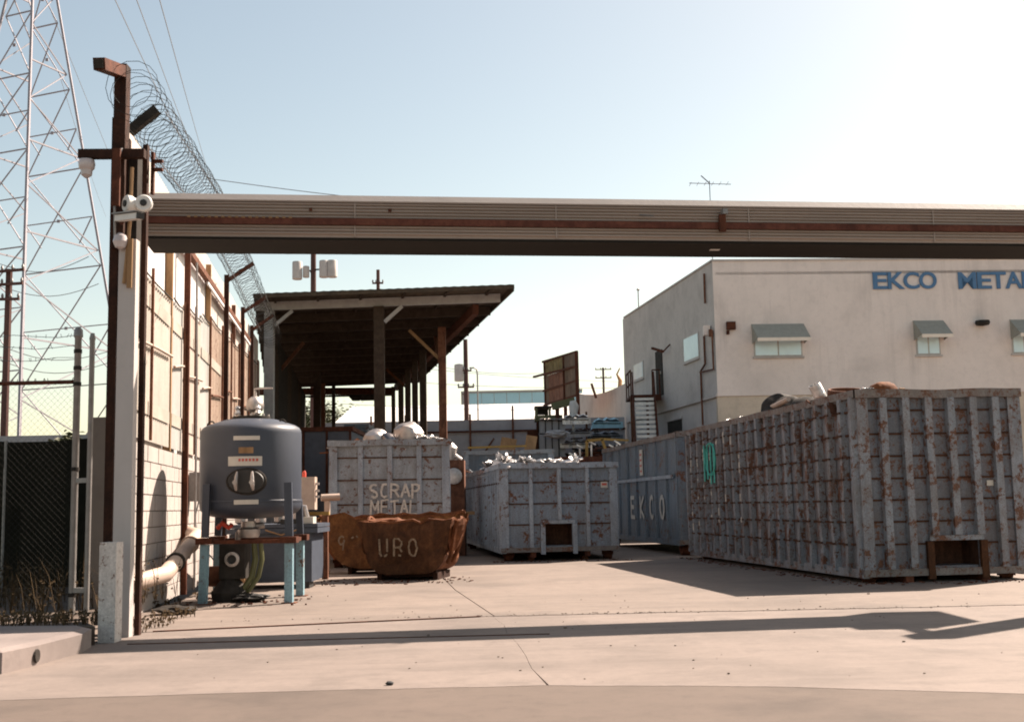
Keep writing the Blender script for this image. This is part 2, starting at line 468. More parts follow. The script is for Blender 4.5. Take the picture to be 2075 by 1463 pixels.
# ---------------------------------------------------------------- the setting: ground, yard slabs, street, kerb
PHI = math.atan(0.13)          # the yard is turned this much against the view
g = MB(); g.bx(-1500, 1500, -60, 3000, -1.0, -0.16)
struct('ground', g, M['dirt'], 'bare ground running out beyond the yard')
g = MB(); g.bx(-4.6, 40, -40, 90, -0.155, -0.035)
struct('sub_base', g, M['joint'])
import itertools

def jag(p, q, n, amp):
    p = Vector((*p, 0)); q = Vector((*q, 0)); d = (q-p); nn = Vector((-d.y, d.x, 0)).normalized()
    out = []
    for i in range(n+1):
        t = i/n
        a = amp if 0 < i < n else 0
        out.append(p + d*t + nn*(noise.noise(Vector((t*n*.37, p.x, p.y)))*a*2.2))
    return out

def slab(name, outline, mat, z0=-.03, z1=0.0, label=None):
    mb = MB(); mb.prism([(p[0], p[1], z0) for p in outline], (0, 0, z1-z0))
    return struct(name, mb, mat, label)

# joint between yard and apron, long crack between the slabs
J = [(-4.6, 12.02), (-.26, 13.25), (5.6, 13.32), (14, 13.5)]
SEAMX = [(-.27, 13.23), (-.13, 12.2), (-.10, 11.5), (-.0, 10.6), (.06, 9.8), (.10, 9.0), (.2, 8.17)]
def off(l, dy=0, dx=0): return [(p[0]+dx, p[1]+dy) for p in l]
e1 = [tuple(p[:2]) for p in jag(J[0], J[1], 26, .014)]
e2 = [tuple(p[:2]) for p in jag(J[1], J[2], 60, .028)][1:] + [J[3]]
_se = [(-9.0, 7.6), (-6, 7.82), (-3.41, 7.98), (-1.5, 8.12), (.2, 8.15), (1.6, 7.92), (3.01, 7.45), (4.2, 7.0), (5.5, 6.6), (14, 6.0)]
streetedge = []
for (ax, ay), (bx_, by) in zip(_se[:-1], _se[1:]):
    for i in range(8 if bx_ < 7 else 1):
        x = ax+(bx_-ax)*i/8; y = ay+(by-ay)*i/8; streetedge.append((x, y+noise.noise(Vector((x*3, 0, 0)))*.035))
streetedge.append(_se[-1])
left_e = [p for p in streetedge if p[0] < .2]; right_e = [p for p in streetedge if p[0] > .21]
slab('apron_slab', left_e + [(.19, 8.155)] + [(x-.002, y) for x, y in reversed(SEAMX[:-1])] + list(reversed(off(e1[:-1], -.028))), M['apron'], label='smeared concrete apron slab in front of the left half of the gate')
slab('apron_slab', [(.207, 8.15)] + right_e + [(14, 13.48)] + list(reversed(off(e2[:-1], -.035))) + off(SEAMX[:-1], -.02, .003), M['apron'], label='pale concrete apron slab in front of the right half of the gate')
slab('yard_slab', off(e1, .022) + [(-.9, 17.5), (-1.9, 26), (-3.2, 90), (-4.6, 90)], M['yard'], label='concrete yard floor along the block wall')
slab('yard_slab', [(-.245, 13.27)] + off(e2, .03) + [(40, 13.5), (40, 90), (-3.18, 90), (-1.885, 26), (-.885, 17.5)], M['yard'], label='sunlit concrete yard floor between the containers')
s = [(-60, 7.0)] + streetedge + [(80, 6.0)]
slab('street', [(-60, -40)] + [(80, -40)] + list(reversed(s)), M['asphalt'], -.06, -.002, 'worn asphalt street across the foot of the driveway')
# dirt strip on the far left, behind the kerb
slab('dirt_verge', [(-3.9, 11.15), (-4.15, 11.6), (-4.62, 13.2), (-5.2, 18), (-60, 18), (-60, 11.6), (-4.9, 11.25)], M['dirt'], -.1, .17, 'dark weedy dirt strip behind the kerb')
# kerb
kt = [(-60, 8.6), (-6.0, 9.0), (-3.99, 9.32), (-3.92, 9.75), (-3.86, 10.5), (-3.93, 10.95), (-4.05, 11.12), (-4.9, 11.22), (-60, 11.5)]
kb = [(-60, 8.55), (-6.0, 8.95), (-3.95, 9.27), (-3.87, 9.73), (-3.81, 10.52), (-3.88, 11.0), (-4.02, 11.16), (-4.9, 11.24), (-60, 11.52)]
mb = MB(); n = len(kt)
vs = [(x, y, -.03) for x, y in kb] + [(x+(.012 if i in (3, 4) else 0), y, .16) for i, (x, y) in enumerate(kb)] + [(x-.02, y+.015, .183) for x, y in kt]
mb.add(vs, [tuple(reversed(range(n)))] + [(i, (i+1) % n, n+(i+1) % n, n+i) for i in range(n)] + [(n+i, n+(i+1) % n, 2*n+(i+1) % n, 2*n+i) for i in range(n)] + [tuple(range(2*n, 3*n))])
kerb = struct('kerb', mb, M['kerb'], 'pale raised concrete kerb at the left edge of the driveway')
dh = MB(); dh.lathe([(.001, .012), (.05, .012), (.058, .0)], 14, (-3.866, 9.72, .08), Matrix.Rotation(R(90), 3, 'Y'))
mk('drain_hole', dh, M['dark'], kerb)
# steel guide in the ground below the gate
mb = MB(); mb.bar((-3.7, 12.25, .006), (-.4, 13.18, .006), .035, .012); mb.bar((-3.6, 11.15, .004), (.3, 11.3, .004), .012, .008)
solo('gate_track', mb, M['rust_d'], 'thin rusty gate track set in the concrete at the left', 'track')
# grit, flakes and old paint flecks, and one bigger lump of rubber
random.seed(3)
mb = MB()
for i in range(420):
    x = random.uniform(-3.6, 8); y = random.uniform(5.9, 16)
    if i > 40: x = random.gauss(2.0, 3.2); y = 13.3+random.gauss(0, .06) if i > 200 else y
    if x < -3.4 or x > 9: continue
    r = random.uniform(.003, .011) if i > 14 else random.uniform(.012, .02); k = random.randint(5, 7)
    mb.prism([(x+r*math.cos(6.283*j/k)*random.uniform(.6, 1.2), y+r*math.sin(6.283*j/k)*random.uniform(.6, 1.2), .001 if y > 8.2 else -.011) for j in range(k)], (0, 0, r*.6))
solo('grit', mb, M['dirt'], 'fine grit and small stones scattered over the driveway', 'grit', kind='stuff')
crumple_later = (-.88, 8.3)

# ---------------------------------------------------------------- roll-off containers
def container(name, label, loc, rz, Wd, L, z0, z1, nf, ns, seams, mats, hook=None, group='steel roll-off containers', rib=(.11, .085), side_seams=None, front_seams=True, lit_left=False, ribmat=None, pocket=None):
    """x across, y away from the street, origin on the ground below the near left corner"""
    body, ribm, railm = mats
    t = thing(name, label, 'container', loc, rz, group)
    T = .03
    # floor
    mk('floor', MB().bx(.04, Wd-.04, .04, L-.04, z0+.02, z0+.08), body, t)
    # side sheets split in panels between the ribs
    def wob(x, y, z, a=.012): return noise.noise(Vector((x*1.3+loc[0], y*1.3+loc[1], z*1.7)))*a
    ys = [i*L/ns for i in range(ns+1)]
    for side, x in (('l', 0.0), ('r', Wd)):
        for i in range(ns):
            mb = MB()
            if side == 'l':
                mb.grid(lambda u, v: (wob(0, ys[i]+u*L/ns, z0+v*(z1-z0), .02), ys[i]+(1-u)*L/ns, z0+v*(z1-z0)), 3, 5)
                mb.grid(lambda u, v: (T+wob(0, ys[i]+(1-u)*L/ns, z0+v*(z1-z0), .02), ys[i]+u*L/ns, z0+v*(z1-z0)), 3, 5)
            else:
                mb.bx(Wd-T, Wd, ys[i], ys[i+1], z0, z1)
            mk('side_panel', mb, body, t)
    rw, rd = rib
    # ribs: channel profile, share one mesh per side
    rp = None
    for i in range(ns+1):
        y = ys[i]
        yy = min(max(y, rw/2), L-rw/2)
        if i % 5 == 0 or rp is None:
            m2 = MB()
            NZ = 7; sd = random.random()*50
            vs_ = []
            for q in range(NZ+1):
                zq = z0+(z1-.09-z0)*q/NZ; e = math.sin(math.pi*q/NZ)
                oy = noise.noise(Vector((sd, zq*1.1, 2)))*.055*e; ox = noise.noise(Vector((sd, zq*1.3, 9)))*.03*e; sq = 1-.5*max(0, noise.noise(Vector((sd, zq*1.7, 5))))
                vs_ += [(-.004, -rw/2+oy*.3, zq), (-rd*sq+ox*.4, -rw/2+.015+oy, zq), (-rd*sq+ox*.4, rw/2-.015+oy, zq), (-.004, rw/2+oy*.3, zq)]
            fs_ = [(3, 2, 1, 0), tuple(NZ*4+k for k in range(4))]
            for q in range(NZ):
                for k in range(3): fs_.append((q*4+k, q*4+k+1, q*4+k+5, q*4+k+4))
            m2.add(vs_, fs_)
            rp = mk('rib', m2, ribm, t); rp.location = (0, yy, 0)
        else:
            inst(rp, (0, yy, 0), (0, R(random.uniform(-.25, .25)), 0), t)
        inst(rp, (Wd, yy, 0), (0, 0, math.pi), t)
    # rails
    for x in (-.02, Wd-.10):
        mb = MB(); k = 24
        # a slightly battered top rail
        for j in range(k):
            pass
        mb.grid(lambda u, v: (x-.05 + [0, 0, .19, .19, 0][int(round(v*4))], -.03+u*(L+.06), z1 + [-.10, 0.012, 0.012, -.10, -.10][int(round(v*4))] + noise.noise(Vector((u*L*1.1, x+loc[0], 3)))*.022), k, 4)
        mk('top_rail', mb, railm, t)
    for x in (-.05, Wd-.07):
        mk('bottom_rail', MB().bx(x, x+.12, -.02, L+.02, z0-.07, z0+.055), ribm, t)
    # front (y = 0) and rear sheets
    if hook:
        hx0, hx1, hz = hook
        for a in ((0, hx0, z0, z1), (hx1, Wd, z0, z1), (hx0, hx1, hz, z1)):
            mk('front_panel', MB().bx(a[0], a[1], 0, T, a[2], a[3]), body, t)
        mb = MB(); mb.bx(hx0-.03, hx0, .02, .5, z0, hz+.03); mb.bx(hx1, hx1+.03, .02, .5, z0, hz+.03); mb.bx(hx0, hx1, .02, .5, hz, hz+.03); mb.bx(hx0, hx1, .5, .53, z0, hz)
        mk('hook_pocket', mb, M['seam'], t)
        mk('lintel', MB().bx(hx0-.06, hx1+.06, -.055, -.003, hz+.0, hz+.075), ribm, t)
        for xx in (hx0-.11, hx1+.005):
            mk('pocket_post', MB().bx(xx, xx+.10, -.07, -.003, z0-.1, hz-.004), pocket or ribm, t)
    else:
        mk('front_panel', MB().bx(0, Wd, 0, T, z0, z1), body, t)
    mk('rear_panel', MB().bx(0, Wd, L-T, L, z0, z1), body, t)
    for x in (0-.03, Wd-.13):
        mk('corner_post', MB().bx(x, x+.16, -.045, .1, z0-.05, z1-.1), ribm, t)
    mb = MB(); mb.grid(lambda u, v: (-.07+u*(Wd+.14), [-.09, -.09, .05, .05, -.09][int(round(v*4))], z1 + [-.11, .012, .012, -.11, -.11][int(round(v*4))] + noise.noise(Vector((u*Wd*1.3, 7+loc[0], 3)))*.022), 12, 4)
    mk('top_rail', mb, railm, t)
    mk('top_rail', MB().bx(-.07, Wd+.07, L-.05, L+.07, z1-.11, z1+.01), railm, t)
    mk('bottom_rail', MB().bx(-.05, Wd+.05, -.05, 0-.003, z0-.05, z0+.05), M['rim'], t)
    fr = None
    for i in range(1, nf):
        x = i*Wd/nf
        zb = z0+.05
        if hook and hook[0]-.02 < x < hook[1]+.02: zb = hook[2]+.08
        m2 = MB(); m2.add([(x-rw/2, -.003, zb), (x-rw/2+.012, -rd, zb), (x+rw/2-.012, -rd, zb), (x+rw/2, -.003, zb), (x-rw/2, -.003, z1-.11), (x-rw/2+.012, -rd, z1-.11), (x+rw/2-.012, -rd, z1-.11), (x+rw/2, -.003, z1-.11)],
                   [(0,1,5,4), (1,2,6,5), (2,3,7,6), (3,0,4,7), (4,5,6,7), (0,3,2,1)])
        mk('rib', m2, ribm, t)
    # horizontal weld straps between the ribs
    if front_seams:
        for z in seams:
            if hook and z < hook[2]+.06:
                mk('strap', MB().bx(.13, hook[0]-.12, -.022, -.003, z-.014, z+.014), M['seam'], t)
                mk('strap', MB().bx(hook[1]+.12, Wd-.13, -.022, -.003, z-.014, z+.014), M['seam'], t)
            else:
                mk('strap', MB().bx(.13, Wd-.13, -.022, -.003, z-.014, z+.014), M['seam'], t)
    for z in (side_seams if side_seams is not None else seams):
        mk('strap', MB().bx(-.036, -.008, .06, L-.06, z-.016, z+.016), M['seam'], t)
    # dark weld runs where the straps cross the rib faces
    mb = MB()
    for z in (side_seams if side_seams is not None else seams):
        for yy in ys[1:-1]:
            mb.bx(-rd-.012, -rd+.01, yy-rw/2-.004, yy+rw/2+.004, z-.014, z+.012)
    if mb.v: mk('weld_runs', mb, M['seam'], t, kind='stuff')
    # skids and rollers
    for x in (Wd*.26, Wd*.74):
        mk('skid', MB().bx(x-.06, x+.06, -.03, L, z0-.16, z0-.02), M['rust_d'], t)
    for yy in (.28, L-.6):
        for x in (.06, Wd-.24):
            h = z0-.06
            rot = Matrix.Rotation(R(90), 3, 'Y')
            w = MB(); w.lathe([(.0, 0), (h*.5, 0), (h*.5, .18), (.0, .18)], 18, (x, yy, h*.5), rot, cap=False)
            w.bx(x-.03, x+.21, yy-.05, yy+.05, h*.5, z0-.04)
            mk('wheel', w, M['rust_d'], t)
    for x in (Wd*.26-.06, Wd*.74-.06):
        mk('skid_foot', MB().bx(x, x+.12, .25, .6, .004, z0-.15), M['rust_brown'], t)
    return t

SE8 = [2.46, 2.12, 1.80, 1.48, 1.17, .86, .54]
big = container('rolloff_container', 'huge rusty blue-grey roll-off container nearest the street, before the beige building', (4.99, 17.12, 0), PHI, 2.42, 8.95, .14, 2.75, 7, 19,
                SE8, (M['blue_r'], M['rib_r'], M['rim']), hook=(1.02, 1.72, .58), rib=(.13, .10), ribmat=M['rib_r'], pocket=M['rust_bin'])
mid = container('rolloff_container', 'blue-grey container with a square hook opening, standing in the middle of the yard', (-.27, 25.9, 0), PHI, 2.5, 9.2, .24, 2.1, 4, 20,
                [1.69, 1.23, .78], (M['blue'], M['rib'], M['rib']), hook=(.93, 1.52, .79), rib=(.10, .07), side_seams=[1.69])
scrapc = container('rolloff_container', 'grey container painted SCRAP METAL behind the rusty bins', (-3.78, 24.5, 0), PHI, 2.42, 6.2, .25, 2.6, 4, 12,
                [2.24, 1.78, 1.28], (M['grey_r'], M['rib'], M['grey_r']), rib=(.12, .045))
third = container('rolloff_container', 'dark blue container lettered EKCO just behind the huge rusty one', (3.74, 27.0, 0), PHI, 2.42, 8.2, .3, 2.78, 4, 8,
                [], (M['blue3'], M['blue3'], M['rim']), rib=(.07, .06), side_seams=[])
mk('side_bar', MB().bx(-.10, -.06, .3, 8.1, 1.75, 1.83), M['rib'], third)
dump = container('rolloff_container', 'low blue container behind the middle one, boards sticking out of its top', (-1.5, 36.0, 0), 0.0, 2.66, 4.5, .25, 2.86, 1, 6,
                [2.2], (M['blue3'], M['rib'], M['grey_r']), rib=(.10, .06))

# white brushed lettering on the container ends: each character is a thin skin of paint
def letters(txt, parent, x, z, w, h, gapx, t, mat, y=-.004, rot=None, jit=.012, gap=0.0, xs=None):
    for i, ch in enumerate(txt):
        if ch == ' ': continue
        o = mk('letter', glyph_mb(ch, w, h, t, jit=jit, gap=gap), mat, parent)
        px = x + i*gapx if xs is None else xs[i]
        o.location = (px, y, z + random.uniform(-jit, jit))
        if rot: o.rotation_euler = rot
random.seed(11)
letters('SCRAP', scrapc, .80, 1.42, .165, .27, .215, .042, M['paintmark'], y=-.049)
letters('METAL', scrapc, .82, 1.07, .155, .28, .20, .038, M['paintmark'], y=-.049)
# EKCO down the flank of the dark blue container (faces -x): one letter per rib bay
for k, (ch, yy) in enumerate(zip('EKCO', (4.83, 3.80, 2.77, 1.75))):
    o = mk('letter', glyph_mb(ch, .40, .5, .10, jit=.01), M['paintmark'], third)
    o.rotation_euler = (0, 0, R(-90)); o.location = (-.022, yy, .84)
mb = MB()
o = mk('sign_panel', MB().bx(-.045, -.022, 3.35, 3.62, 1.9, 2.55), M['label'], third)
for k in range(4):
    mk('print_line', MB().bx(-.049, -.046, 3.39, 3.58, 1.98+k*.14, 2.03+k*.14), M['labelred'], third)
# sprayed marks on the big container's flank
mk('graffiti', MB().path([(-.115, 7.0+.35*math.cos(a/10*6.28), 2.05+.33*math.sin(a/10*6.28)) for a in range(10)], .02, 4, closed=True), M['paintteal'], big)
mb = MB()
for k in range(4): mb.bx(-.112, -.105, 6.75+k*.22, 6.84+k*.22, 1.55+random.uniform(-.1, .1), 2.35)
mk('graffiti', mb, M['paintteal'], big)
random.seed(5)
mb = MB()
for k in range(34):
    yy = random.choice([i*8.95/19 for i in range(11, 19)])+random.uniform(-.03, .03); zz = random.uniform(.6, 2.4); h = random.uniform(.04, .16)
    mb.bx(-.112, -.103, yy-.03, yy+.03, zz, zz+h)
mk('graffiti', mb, M['paintmark'], big)
mk('sticker', MB().bx(2.18, 2.33, -.03, -.022, 1.55, 1.68), M['label'], mid)
mk('sticker_print', MB().bx(2.20, 2.31, -.034, -.031, 1.60, 1.65), M['labelred'], mid)
mk('sticker', MB().bx(1.90, 2.00, -.02, -.004, 1.35, 1.43), M['label'], big)

# ---------------------------------------------------------------- scrap in the containers
def local(t, x, y, z):
    return Matrix.Translation(t.location) @ t.rotation_euler.to_matrix().to_4x4() @ Vector((x, y, z))
def crumple(name, c, size, mat, label, cat, group, seed, flat=.5, sub=3, rough=.45, smooth=False):
    if mat is M['alu']: rough = .85; sub = 4
    import bmesh
    bm = bmesh.new(); bmesh.ops.create_icosphere(bm, subdivisions=sub, radius=1)
    for v in bm.verts:
        n = v.co.normalized(); d = noise.noise(n*2.1+Vector((seed*3.7, seed, 0)))*rough + noise.noise(n*5+Vector((seed, 0, seed)))*rough*.5 + (noise.noise(n*11+Vector((seed, 3, seed)))*.5 if mat is M['alu'] else 0)
        v.co = Vector((n.x*size[0], n.y*size[1], n.z*size[2]*flat))*(1+d)
    me = bpy.data.meshes.new(name); bm.to_mesh(me); bm.free(); me.materials.append(mat)
    if smooth: smooth_mesh(me, 50)
    o = bpy.data.objects.new(name, me); COL.objects.link(o); o.location = c
    o['label'] = label; o['category'] = cat
    if group: o['group'] = group
    return o
def heap(t, Wd, L, z, mats, label, seed, n=260, hmax=.35, edge=.12):
    extra = [M['steel'], M['rust_brown'], M['dark'], M['alu'], M['rust_o']] if mats is M['alu'] or mats is M['steel'] else [M['rust_o'], M['steel'], M['dark'], M['rust_brown']]
    """a heap of cut sheet metal nobody could count"""
    random.seed(seed); mb = MB()
    for i in range(n):
        x = random.uniform(edge, Wd-edge); y = random.uniform(edge, L-edge)
        hz = z + hmax*(.3+.7*noise.noise(Vector((x*1.1, y*.8, seed)))) * (1-abs(x/Wd-.5)*1.1)
        c = Vector((x, y, hz+random.uniform(-.12, .06)))
        rot = (Matrix.Rotation(random.uniform(0, 6.28), 3, 'Z') @ Matrix.Rotation(random.uniform(-.9, .9), 3, 'X') @ Matrix.Rotation(random.uniform(-.6, .6), 3, 'Y'))
        if random.random() < .3:     # pipes, bars and wire among the sheets
            ln_ = random.uniform(.15, .55); r_ = random.choice((.008, .015, .03)); c.z -= .03
            p_ = [c + rot @ Vector((-ln_, 0, 0)), c + rot @ Vector((0, random.uniform(-.1, .1), 0)), c + rot @ Vector((ln_, 0, 0))]
            mb.path(p_, r_, 5); continue
        w, d = random.uniform(.04, .30), random.uniform(.03, .13)
        b = random.uniform(-.05, .06)
        vs = [rot @ Vector(v) + c for v in ((-w, -d, 0), (0, -d, b), (w, -d, 0), (-w, d, 0), (0, d, b), (w, d, 0))]
        vs += [v+Vector((0, 0, -.012)) for v in vs]
        mb.add(vs, [(0,1,4,3), (1,2,5,4), (6,9,10,7), (7,10,11,8), (0,6,7,1), (1,7,8,2), (3,4,10,9), (4,5,11,10), (0,3,9,6), (2,8,11,5)])
    base = MB(); base.grid(lambda u, v: (edge*.6+u*(Wd-edge*1.2), edge*.6+v*(L-edge*1.2), z-.12+hmax*.5*noise.noise(Vector((u*3, v*5, seed)))), 8, 16)
    mb.add(base.v, base.f)
    T_ = Matrix.Translation(t.location) @ t.rotation_euler.to_matrix().to_4x4()
    m2 = MB(); m2.v = [tuple(T_ @ Vector(v)) for v in mb.v]; m2.f = mb.f
    o = solo('metal_scrap', m2, mats, label, 'scrap', kind='stuff')
    for e in extra: o.data.materials.append(e)
    rnd = random.Random(seed); cur = 0
    for k, p in enumerate(o.data.polygons):
        if k % 10 == 0: cur = 0 if rnd.random() < .55 else rnd.randrange(1, len(extra)+1)
        p.material_index = cur
    return o
heap(mid, 2.5, 9.2, 2.02, M['alu'], 'loose shiny aluminium cuttings heaped in the middle container', 3, 420, .20)
heap(scrapc, 2.42, 6.2, 2.42, M['steel'], 'dull and shiny offcuts filling the SCRAP METAL container', 5, 220, .30)
heap(big, 2.42, 8.95, 2.55, M['rust_brown'], 'rusty offcuts filling the huge rusty container', 6, 260, .22)
heap(third, 2.42, 8.2, 2.5, M['rust_brown'], 'dark scrap filling the EKCO container', 9, 160, .2)

def tub(c, r, h, rot, mat, label, group='bent metal tubs on top of the scrap', name='metal_tub', squash=.9):
    mb = MB(); rt = rot
    prof = [(r*.02, h), (r*.45, h*.97), (r*.75, h*.8), (r*.93, h*.5), (r, 0), (r*1.04, 0), (r*1.04, -.03), (r*.97, -.03), (r*.9, h*.45), (r*.7, h*.74), (r*.42, h*.9), (r*.02, h*.93)]
    mb.lathe(prof, 28, (0, 0, 0), None)
    m2 = MB(); dd = lambda v: noise.noise(Vector((v[0]*5+c[0], v[1]*5, v[2]*5)))*r*.16 + noise.noise(Vector((v[0]*14+c[1], v[1]*14, v[2]*14)))*r*.05
    m2.v = [tuple(rt @ (Vector((v[0]*(1+.06*math.sin(v[1]*9)), v[1]*squash, v[2]))*(1+dd(v)/max(.05, r))) + Vector(c)) for v in mb.v]; m2.f = mb.f
    return solo(name, m2, mat, label, 'tub', group, smooth=True)
RX = lambda a: Matrix.Rotation(R(a), 3, 'X'); RY = lambda a: Matrix.Rotation(R(a), 3, 'Y'); RZ = lambda a: Matrix.Rotation(R(a), 3, 'Z')
c = local(scrapc, .93, .5, 2.62); tub(c, .26, .22, RY(-12) @ RX(20), M['steel'], 'dull round tub, the leftmost dome on the SCRAP METAL container')
c = local(scrapc, 1.2, .35, 2.62); tub(c, .17, .12, RY(25) @ RX(35), M['chrome'], 'small dark dish between the two domes on the SCRAP METAL container')
c = local(scrapc, 1.62, .6, 2.66); tub(c, .34, .34, RY(8) @ RX(12), M['steel'], 'bright dented dome, the tallest piece on the SCRAP METAL container')
c = local(scrapc, 2.02, .45, 2.62)
crumple('metal_sheet', c, (.24, .3, .14), M['alu'], 'crumpled bright sheet at the right end of the SCRAP METAL container', 'sheet', None, 4)
# round pans and drums on the huge container
def drum(c, r, ln, rot, mat, label, name='drum', cat='drum', n=26, flare=.0):
    mb = MB(); mb.lathe([(r*.05, 0), (r*.9, 0), (r, .02), (r, ln*.33), (r*1.025, ln*.36), (r, ln*.39), (r, ln-.02), (r*(.95+flare), ln), (r*.86, ln), (r*.86, ln*.3), (r*.05, ln*.3)], n)
    m2 = MB(); m2.v = [tuple(rot @ Vector(v) + Vector(c)) for v in mb.v]; m2.f = mb.f
    return solo(name, m2, mat, label, cat, 'round scrap pieces on the huge container', smooth=True)
c = local(big, .38, 4.1, 2.70); tub(c, .42, .34, RZ(-50) @ RX(38), M['dark'], 'dark polished bowl lying on the far half of the huge container', squash=1.0)
mbp = MB(); a = local(big, .12, 4.35, 2.80); b = local(big, .2, 3.3, 2.93); mbp.tube(a, b, .045, 10)
solo('metal_duct', mbp, M['pvc'], 'pale pipe lying under the dark polished bowl', 'pipe', smooth=True)
c = local(big, .5, 2.85, 2.66); tub(c, .42, .26, RX(8), M['dark'], 'flat black pan beside the dark polished bowl', squash=1.2)
c = local(big, .35, 2.15, 2.80); drum(c, .10, .30, RY(-28) @ RX(10), M['alu'], 'small shining metal can standing on the scrap', 'metal_can', 'can')
c = local(big, .42, 1.35, 2.66); drum(c, .30, .24, RX(12), M['rust_brown'], 'rust-brown ribbed drum end above the nearest side ribs')
c = local(big, .62, .45, 2.74); tub(c, .24, .17, RX(-6), M['rust_o'], 'round orange-rusted cap over the front rail', squash=.8)
c = local(big, .90, .45, 2.80); crumple('metal_piece', c, (.06, .05, .06), M['wood'], 'small pale lump beside the orange-rusted cap', 'scrap piece', None, 2)
for k, (x, y) in enumerate(((.2, 6.6), (.25, 6.0), (.3, .35))):
    crumple('metal_piece', local(big, x, y, 2.80), (.07, .07, .05), M['alu'], ['tiny bright piece on the far rail of the huge container', 'second tiny bright piece on the far rail, nearer the street', 'bright piece right at the near corner of the huge container'][k], 'scrap piece', None, k+5)
# bright sheets on the middle container
for k, (x, y, s, l) in enumerate(((.55, .5, (.26, .3, .10), 'bright crushed sheet over the front rail of the middle container'), (.18, 3.6, (.22, .7, .14), 'longest crumpled foil piece on the left edge of the middle container'),
                                  (1.15, .6, (.3, .2, .07), 'flat bright sheet at the centre of the middle container'), (1.72, .5, (.06, .06, .14), 'small upright bright scrap near the right of the middle container'),
                                  (.25, 1.7, (.16, .45, .2), 'pointed bright foil piece near the front left corner of the middle container'))):
    crumple('metal_sheet', local(mid, x, y, 2.14), s, M['alu'], l, 'sheet', None, k+11, 1.0)
for k, (x, z, h) in enumerate(((1.25, 2.95, .35), (1.95, 2.95, .42))):
    mb = MB(); mb.bar(local(dump, x, .5, z-.3), local(dump, x+.12, .7, z+h*.9), .48 if k == 0 else .34, .03, up=(0, 1, 0))
    solo('board', mb, M['wood'], ['wide tan board sticking out of the low blue container', 'narrow reddish board beside the wide tan one'][k], 'board')
mb = MB(); mb.bar(local(dump, .1, .1, 2.97), local(dump, 1.9, .1, 2.99), .05, .06)
solo('board', mb, M['yellow'], 'long yellowish strip lying on the rim of the low blue container', 'board')

